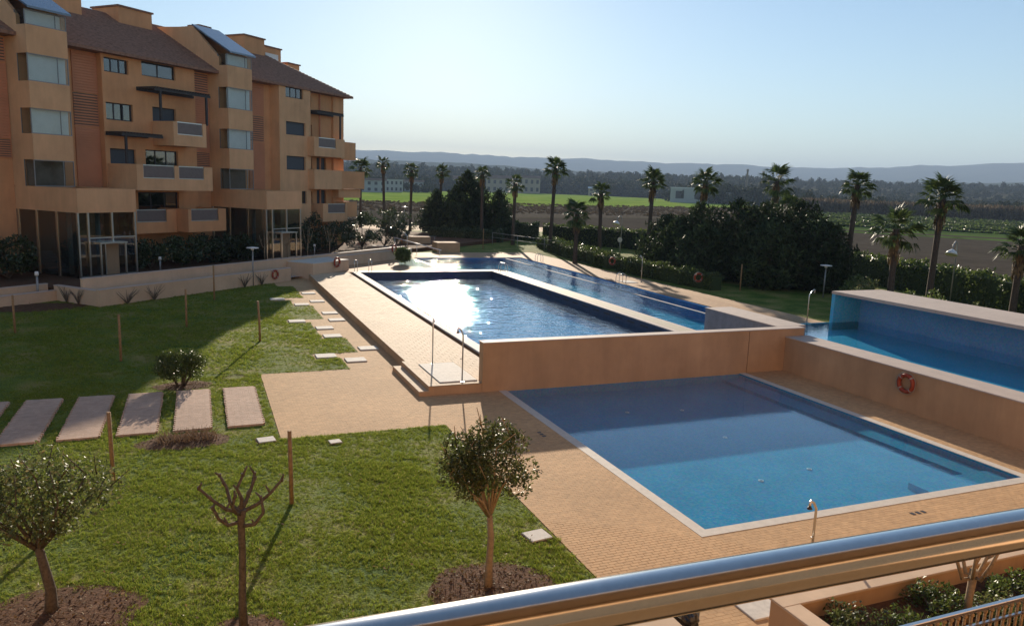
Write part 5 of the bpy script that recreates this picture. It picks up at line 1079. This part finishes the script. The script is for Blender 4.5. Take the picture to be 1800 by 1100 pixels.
def noise2(x, y):
    v = sum(np.sin((x * np.cos(a) + y * np.sin(a)) * f + p) for a, f, p in _wv) / 14 ** 0.5
    return np.clip(0.5 + 0.33 * v, 0, 1)
pts = []
for y0, y1, xr in LAWN_Y:
    dens = 230 if y1 < 31 else (90 if y1 < 42 else 55); xl = -8 if y1 < 31 else -11
    n = int((y1 - y0) * (xr - xl) * dens); x = rs.uniform(xl, xr - 0.03, n); y = rs.uniform(max(y0, 11.0), y1, n); pts.append(np.stack([x, y], 1))
pts = np.concatenate(pts); x, y = pts.T
keep = np.ones(len(pts), bool)
for (sx, sy, rx, ry) in [(-2.45, 13.8, 1.35, 1.15), (4.9, 12.35, 1.25, 1.05), (0.5, 12.3, 0.75, 0.6), (-0.55, 22.65, 1.25, 0.72), (-0.65, 28.9, 0.95, 0.58), (1.05, 29.7, 0.42, 0.34), (-8.5, 47.8, 2.6, 1.5), (6.6, 14.1, 0.33, 0.3), (1.62, 22.1, 0.27, 0.25)]: keep &= ((x - sx) / rx) ** 2 + ((y - sy) / ry) ** 2 > rs.uniform(0.55, 1.12, len(x))
for k in range(6): sx = -6.8 + 1.49 * k; keep &= ~((x > sx - 0.05) & (x < sx + 1.08) & (y > 23.5) & (y < 28.05))
for (sx, sy) in pads: keep &= ~((abs(x - sx) < 0.45) & (abs(y - sy) < 0.4))
keep &= rs.uniform(0, 1, len(x)) < 0.35 + 0.65 * noise2(x, y)
x, y = x[keep], y[keep]
scl = (0.62 + 0.75 * noise2(x + 3.7, y + 1.9)) * rs.uniform(0.7, 1.25, len(x)) * np.where(y > 31, 1.35, 1.0)
scatter('grass', np.stack([x, y, np.full(len(x), 0.002)], 1), scl, [kind_obj('grass_tuft', tuft(k)) for k in range(4)], 'short mown grass of the sunlit and shaded lawn', 'grass', 3)
# dead leaves strewn on the near lawn
def pf(n): return np.stack([rs.uniform(-3.5, 6.5, n), 11.5 + rs.uniform(0, 1, n) ** 1.6 * 8, np.full(n, 0.07)], 1)
o = link('fallen_leaves', np_mesh('fallen_leaves', leaves(240, pf, 0.07, rs, 2.2), 4, mat_leaf('pale_dead_leaves', (0.16, 0.11, 0.06), (0.4, 0.32, 0.2), 0.7, 0.1, 0.4))); tag(o, 'pale fallen leaves strewn over the near lawn', 'leaves', None, 'stuff')

# far trees
def far_tree(seed, kind):
    rs = np.random.RandomState(seed)
    if kind == 'round': cl, rr = ellipsoid_clumps((0, 0, 0.62), (0.5, 0.5, 0.40), 16, 0.2, rs, 0.15)
    elif kind == 'tall': cl, rr = ellipsoid_clumps((0, 0, 0.6), (0.25, 0.25, 0.52), 14, 0.15, rs, 0.1)
    else: cl, rr = ellipsoid_clumps((0, 0, 0.34), (0.62, 0.62, 0.30), 18, 0.2, rs, 0.08)
    V = leaves(230, in_clumps(cl, rr, rs, 0.35), 0.17, rs, 1.3)
    return np_mesh('far_tree', V, 4, MT['far_leaf'])
def az_pt(u, d):
    """ground point d metres away in the direction of column u at the horizon"""
    v = RIGHT * (u - 905) / 1342 - UP * (305 + (u - 346) * 0.0368 - 550) / 1342 - BACK; v = v / np.hypot(v[0], v[1]); return v[0] * d, v[1] * d
rs = np.random.RandomState(99); P = []; Sc = []
def put(u0, u1, d0, d1, n, h0, h1):
    for _ in range(n):
        u = rs.uniform(u0, u1); d = d0 + (d1 - d0) * rs.uniform(0, 1) ** 1.2; xx, yy = az_pt(u, d); P.append((xx, yy, land_z(d) - 0.5)); Sc.append(rs.uniform(h0, h1))
for _ in range(1000):
    u = rs.uniform(560, 1340); d = float(np.interp(u, [560, 600, 850, 1000, 1320, 1340], [560, 594, 933, 972, 810, 800])) + rs.uniform(4, 130) ** 1.0; xx, yy = az_pt(u, d); P.append((xx, yy, land_z(d) - 0.5)); Sc.append(rs.uniform(6, 15) * d / 800)
put(560, 1330, 960, 1000, 60, 9, 18); put(560, 1330, 950, 1500, 1100, 10, 20); put(560, 1900, 1500, 2600, 1500, 9, 17)
put(560, 760, 640, 900, 90, 7, 14); put(1180, 1420, 640, 900, 170, 8, 17); put(1380, 1900, 520, 1000, 700, 5, 11); put(1380, 1900, 1000, 1600, 500, 6, 12)
scatter('far_woods', P, Sc, [kind_obj('far_tree', far_tree(k, ['round', 'round', 'tall', 'wide', 'wide'][k])) for k in range(5)], 'dark belt of distant trees and scrub across the plain', 'woods', 8)
# reeds along the right-hand field edge
P = []; Sc = []
for _ in range(650):
    u = rs.uniform(1390, 1900); d = rs.uniform(470, 500) - (u - 1600) * 0.03; xx, yy = az_pt(u, d); P.append((xx, yy, -1.7)); Sc.append(rs.uniform(5.5, 8.0))
def reed(seed):
    rs = np.random.RandomState(seed)
    def pf(n): return np.stack([rs.uniform(-.4, .4, n), rs.uniform(-.4, .4, n), rs.uniform(0, .75, n)], 1)
    return np_mesh('reed', leaves(120, pf, 0.35, rs, 3.5, up_bias=2.2), 4, MT['reed'])
scatter('reed_bed', P, Sc, [kind_obj('reed', reed(k)) for k in range(3)], 'brown reed bed along the edge of the vegetable field', 'reeds', 4)
# vegetable rows
P = []; Sc = []
a0 = np.array((318.3, 348.1)); a1 = np.array((385.6, 249.8)); b0 = np.array((171.9, 187.4)); b1 = np.array((219.3, 141.5))
for k in range(9):
    q = [0.05, 0.18, 0.3, 0.42, 0.5, 0.62, 0.72, 0.83, 0.95][k]
    for j in range(170): t_ = j / 169; p = (a0 * (1 - t_) + a1 * t_) * (1 - q) + (b0 * (1 - t_) + b1 * t_) * q + rs.normal(size=2) * 0.6; P.append((p[0], p[1], -1.6)); Sc.append(rs.uniform(.7, 1.5))
scatter('vegetable_rows', P, Sc, [kind_obj('crop_plant', np_mesh('crop_plant', leaves(60, lambda n: np.stack([rs.uniform(-.5, .5, n), rs.uniform(-.5, .5, n), rs.uniform(0, .4, n)], 1), 0.5, rs, 1.5, 0.5), 4, MT['leaf_mid']))], 'rows of green vegetables in the right-hand field', 'crop', 6)

# weeds and clods on the ploughed land
P = []; Sc = []
for _ in range(2600):
    a_, b_q = rs.uniform(0, 1), rs.uniform(0, 1); q = (np.array((57, 334)) * (1 - a_) + np.array((323, 394)) * a_) * (1 - b_q) + (np.array((39, 227)) * (1 - a_) + np.array((192, 234)) * a_) * b_q; P.append((q[0], q[1], -1.6)); Sc.append(rs.uniform(.3, 1.1))
scatter('field_weeds', P, Sc, [kind_obj('weed', np_mesh('weed', leaves(40, lambda n: np.stack([rs.uniform(-.6, .6, n), rs.uniform(-.6, .6, n), rs.uniform(0, .3, n)], 1), 0.5, rs, 1.5, 0.5), 4, MT['reed']))], 'pale weeds scattered over the ploughed field', 'weeds', 7)

# far buildings
MT['far_white'] = mat_noise('far_white_wall', (0.36, 0.36, 0.35), 0.06, 0.2, 0.9, 0.0); MT['far_beige'] = mat_noise('far_beige_wall', (0.34, 0.28, 0.21), 0.06, 0.2, 0.9, 0.0)
MT['far_roof'] = mat_noise('far_tile_roof', (0.20, 0.12, 0.08), 0.2, 0.3, 0.9, 0.0); MT['far_window'] = mat_noise('far_window', (0.04, 0.04, 0.05), 0.1, 0.5, 0.3, 0.0); MT['tin'] = mat_noise('pale_tin_roof', (0.66, 0.67, 0.68), 0.06, 0.3, 0.35, 0.0)
def house(u, d, w, dp, h, label, wall='far_white', roof='far_roof', rise=1.6, nwin=4, storeys=2, rot=0.0, flat=False):
    xx, yy = az_pt(u, d); t = empty('far_house', (xx, yy, land_z(d) - 0.3), -math.atan2(xx, yy) + rot, label, 'house', 'houses beyond the green field')
    MB().box(-w / 2, w / 2, 0, dp, 0, h).build('wall', MT[wall], t)
    if flat: MB().box(-w / 2 - .3, w / 2 + .3, -.3, dp + .3, h + 0.01, h + 0.5).build('roof', MT[roof], t)
    else: MB().prism([(-0.6, h + 0.01), (dp + .6, h + 0.01), (dp / 2, h + rise)], 'x', -w / 2 - .5, w / 2 + .5).build('roof', MT[roof], t)
    for s in range(storeys):
        for k in range(nwin):
            x = -w / 2 + w * (k + 0.5) / nwin; z = h * (s + 0.3) / storeys; MB().box(x - w / nwin * 0.22, x + w / nwin * 0.22, -0.1, 0.05, z, z + h / storeys * 0.5).build('window', MT['far_window'], t)
house(655, 590, 20, 10, 9, 'white house with dark windows beyond the field, nearest the building end'); house(693, 632, 14, 10, 10, 'white house behind the tall palm near the building end', flat=True, roof='far_white'); house(728, 690, 17, 10, 9, 'white house with a tiled roof left of the big conifer')
house(880, 900, 34, 16, 16, 'broad beige house with stepped roofs beyond the green field', 'far_beige', rise=4, nwin=5); house(930, 905, 26, 14, 18, 'tall beige house beside the broad one beyond the field', 'far_beige', rise=3, nwin=4); house(812, 910, 24, 14, 14, 'beige house with a hipped roof behind the big conifer', 'far_beige', rise=4)
house(1212, 640, 30, 16, 12, 'white shed with a bright roof beyond the green field', 'far_white', 'tin', flat=True, nwin=2, storeys=1); house(1262, 660, 22, 14, 9, 'grey shed beside the white one beyond the field', 'far_beige', 'tin', flat=True, nwin=2, storeys=1); house(1785, 900, 40, 20, 6, 'low shed with a bright roof at the right edge of the plain', 'far_beige', 'tin', rise=3, nwin=3, storeys=1); house(1045, 900, 14, 8, 9, 'small pale-roofed house among the distant trees', 'far_beige', 'tin', nwin=2)
# chimney stacks
for u, h, lab in [(1311, 37, 'tall thin chimney on the plain, building side'), (1339, 35, 'tall thin chimney on the plain, field side')]:
    xx, yy = az_pt(u, 1000); o = MB().tube([(0, 0, 0), (0, 0, h * 0.93), (0, 0, h * 0.94), (0, 0, h)], [1.5, 1.1, 1.6, 1.5], 12).build('chimney_stack', MT['far_beige'], None, (xx, yy, land_z(1000))); tag(o, lab, 'chimney')
# big umbrella pine by the chimneys
xx, yy = az_pt(1352, 640); rs2 = np.random.RandomState(3); t = empty('pine_tree', (xx, yy, land_z(640) - 0.3), 0, 'broad umbrella pine beside the thin chimneys', 'tree')
MB().tube([(0, 0, 0), (0.5, 0, 8), (0, 0, 15)], [0.6, 0.5, 0.3], 8).build('trunk', MT['bark'], t); cl, rr = ellipsoid_clumps((0, 0, 18), (13, 9, 6), 40, 3, rs2); link('crown', np_mesh('crown', leaves(3000, in_clumps(cl, rr, rs2, 0.3), 1.6, rs2, 1.4), 4, MT['far_leaf']), t)
# village specks on the hillside
vm = MB(); r = random.Random(6)
for k in range(130):
    u = r.uniform(1480, 1900); d = r.uniform(2500, 3000); xx, yy = az_pt(u, d); z = 12 + (d - 2300) / 1100 * crest_mid(50) * 0.9; w = r.uniform(6, 16); vm.box(xx - w, xx + w, yy - 6, yy + 6, z, z + r.uniform(5, 9))
tag(vm.build('hill_village', MT['far_white']), 'white specks of a village on the distant hillside', 'village', None, 'stuff')

# ---- the hazy air
def haze():
    m, nt, out = new_mat('hazy_air'); pv = N(nt, 'ShaderNodeVolumePrincipled'); pv.inputs['Color'].default_value = (0.52, 0.69, 0.95, 1); pv.inputs['Density'].default_value = 0.00015; pv.inputs['Anisotropy'].default_value = 0.0
    nt.links.new(pv.outputs[0], out.inputs['Volume'])
    o = MB().box(-6000, 11000, -500, 11500, -6, 560).build('haze', m); o['kind'] = 'stuff'
HAZE = True
if HAZE: haze()
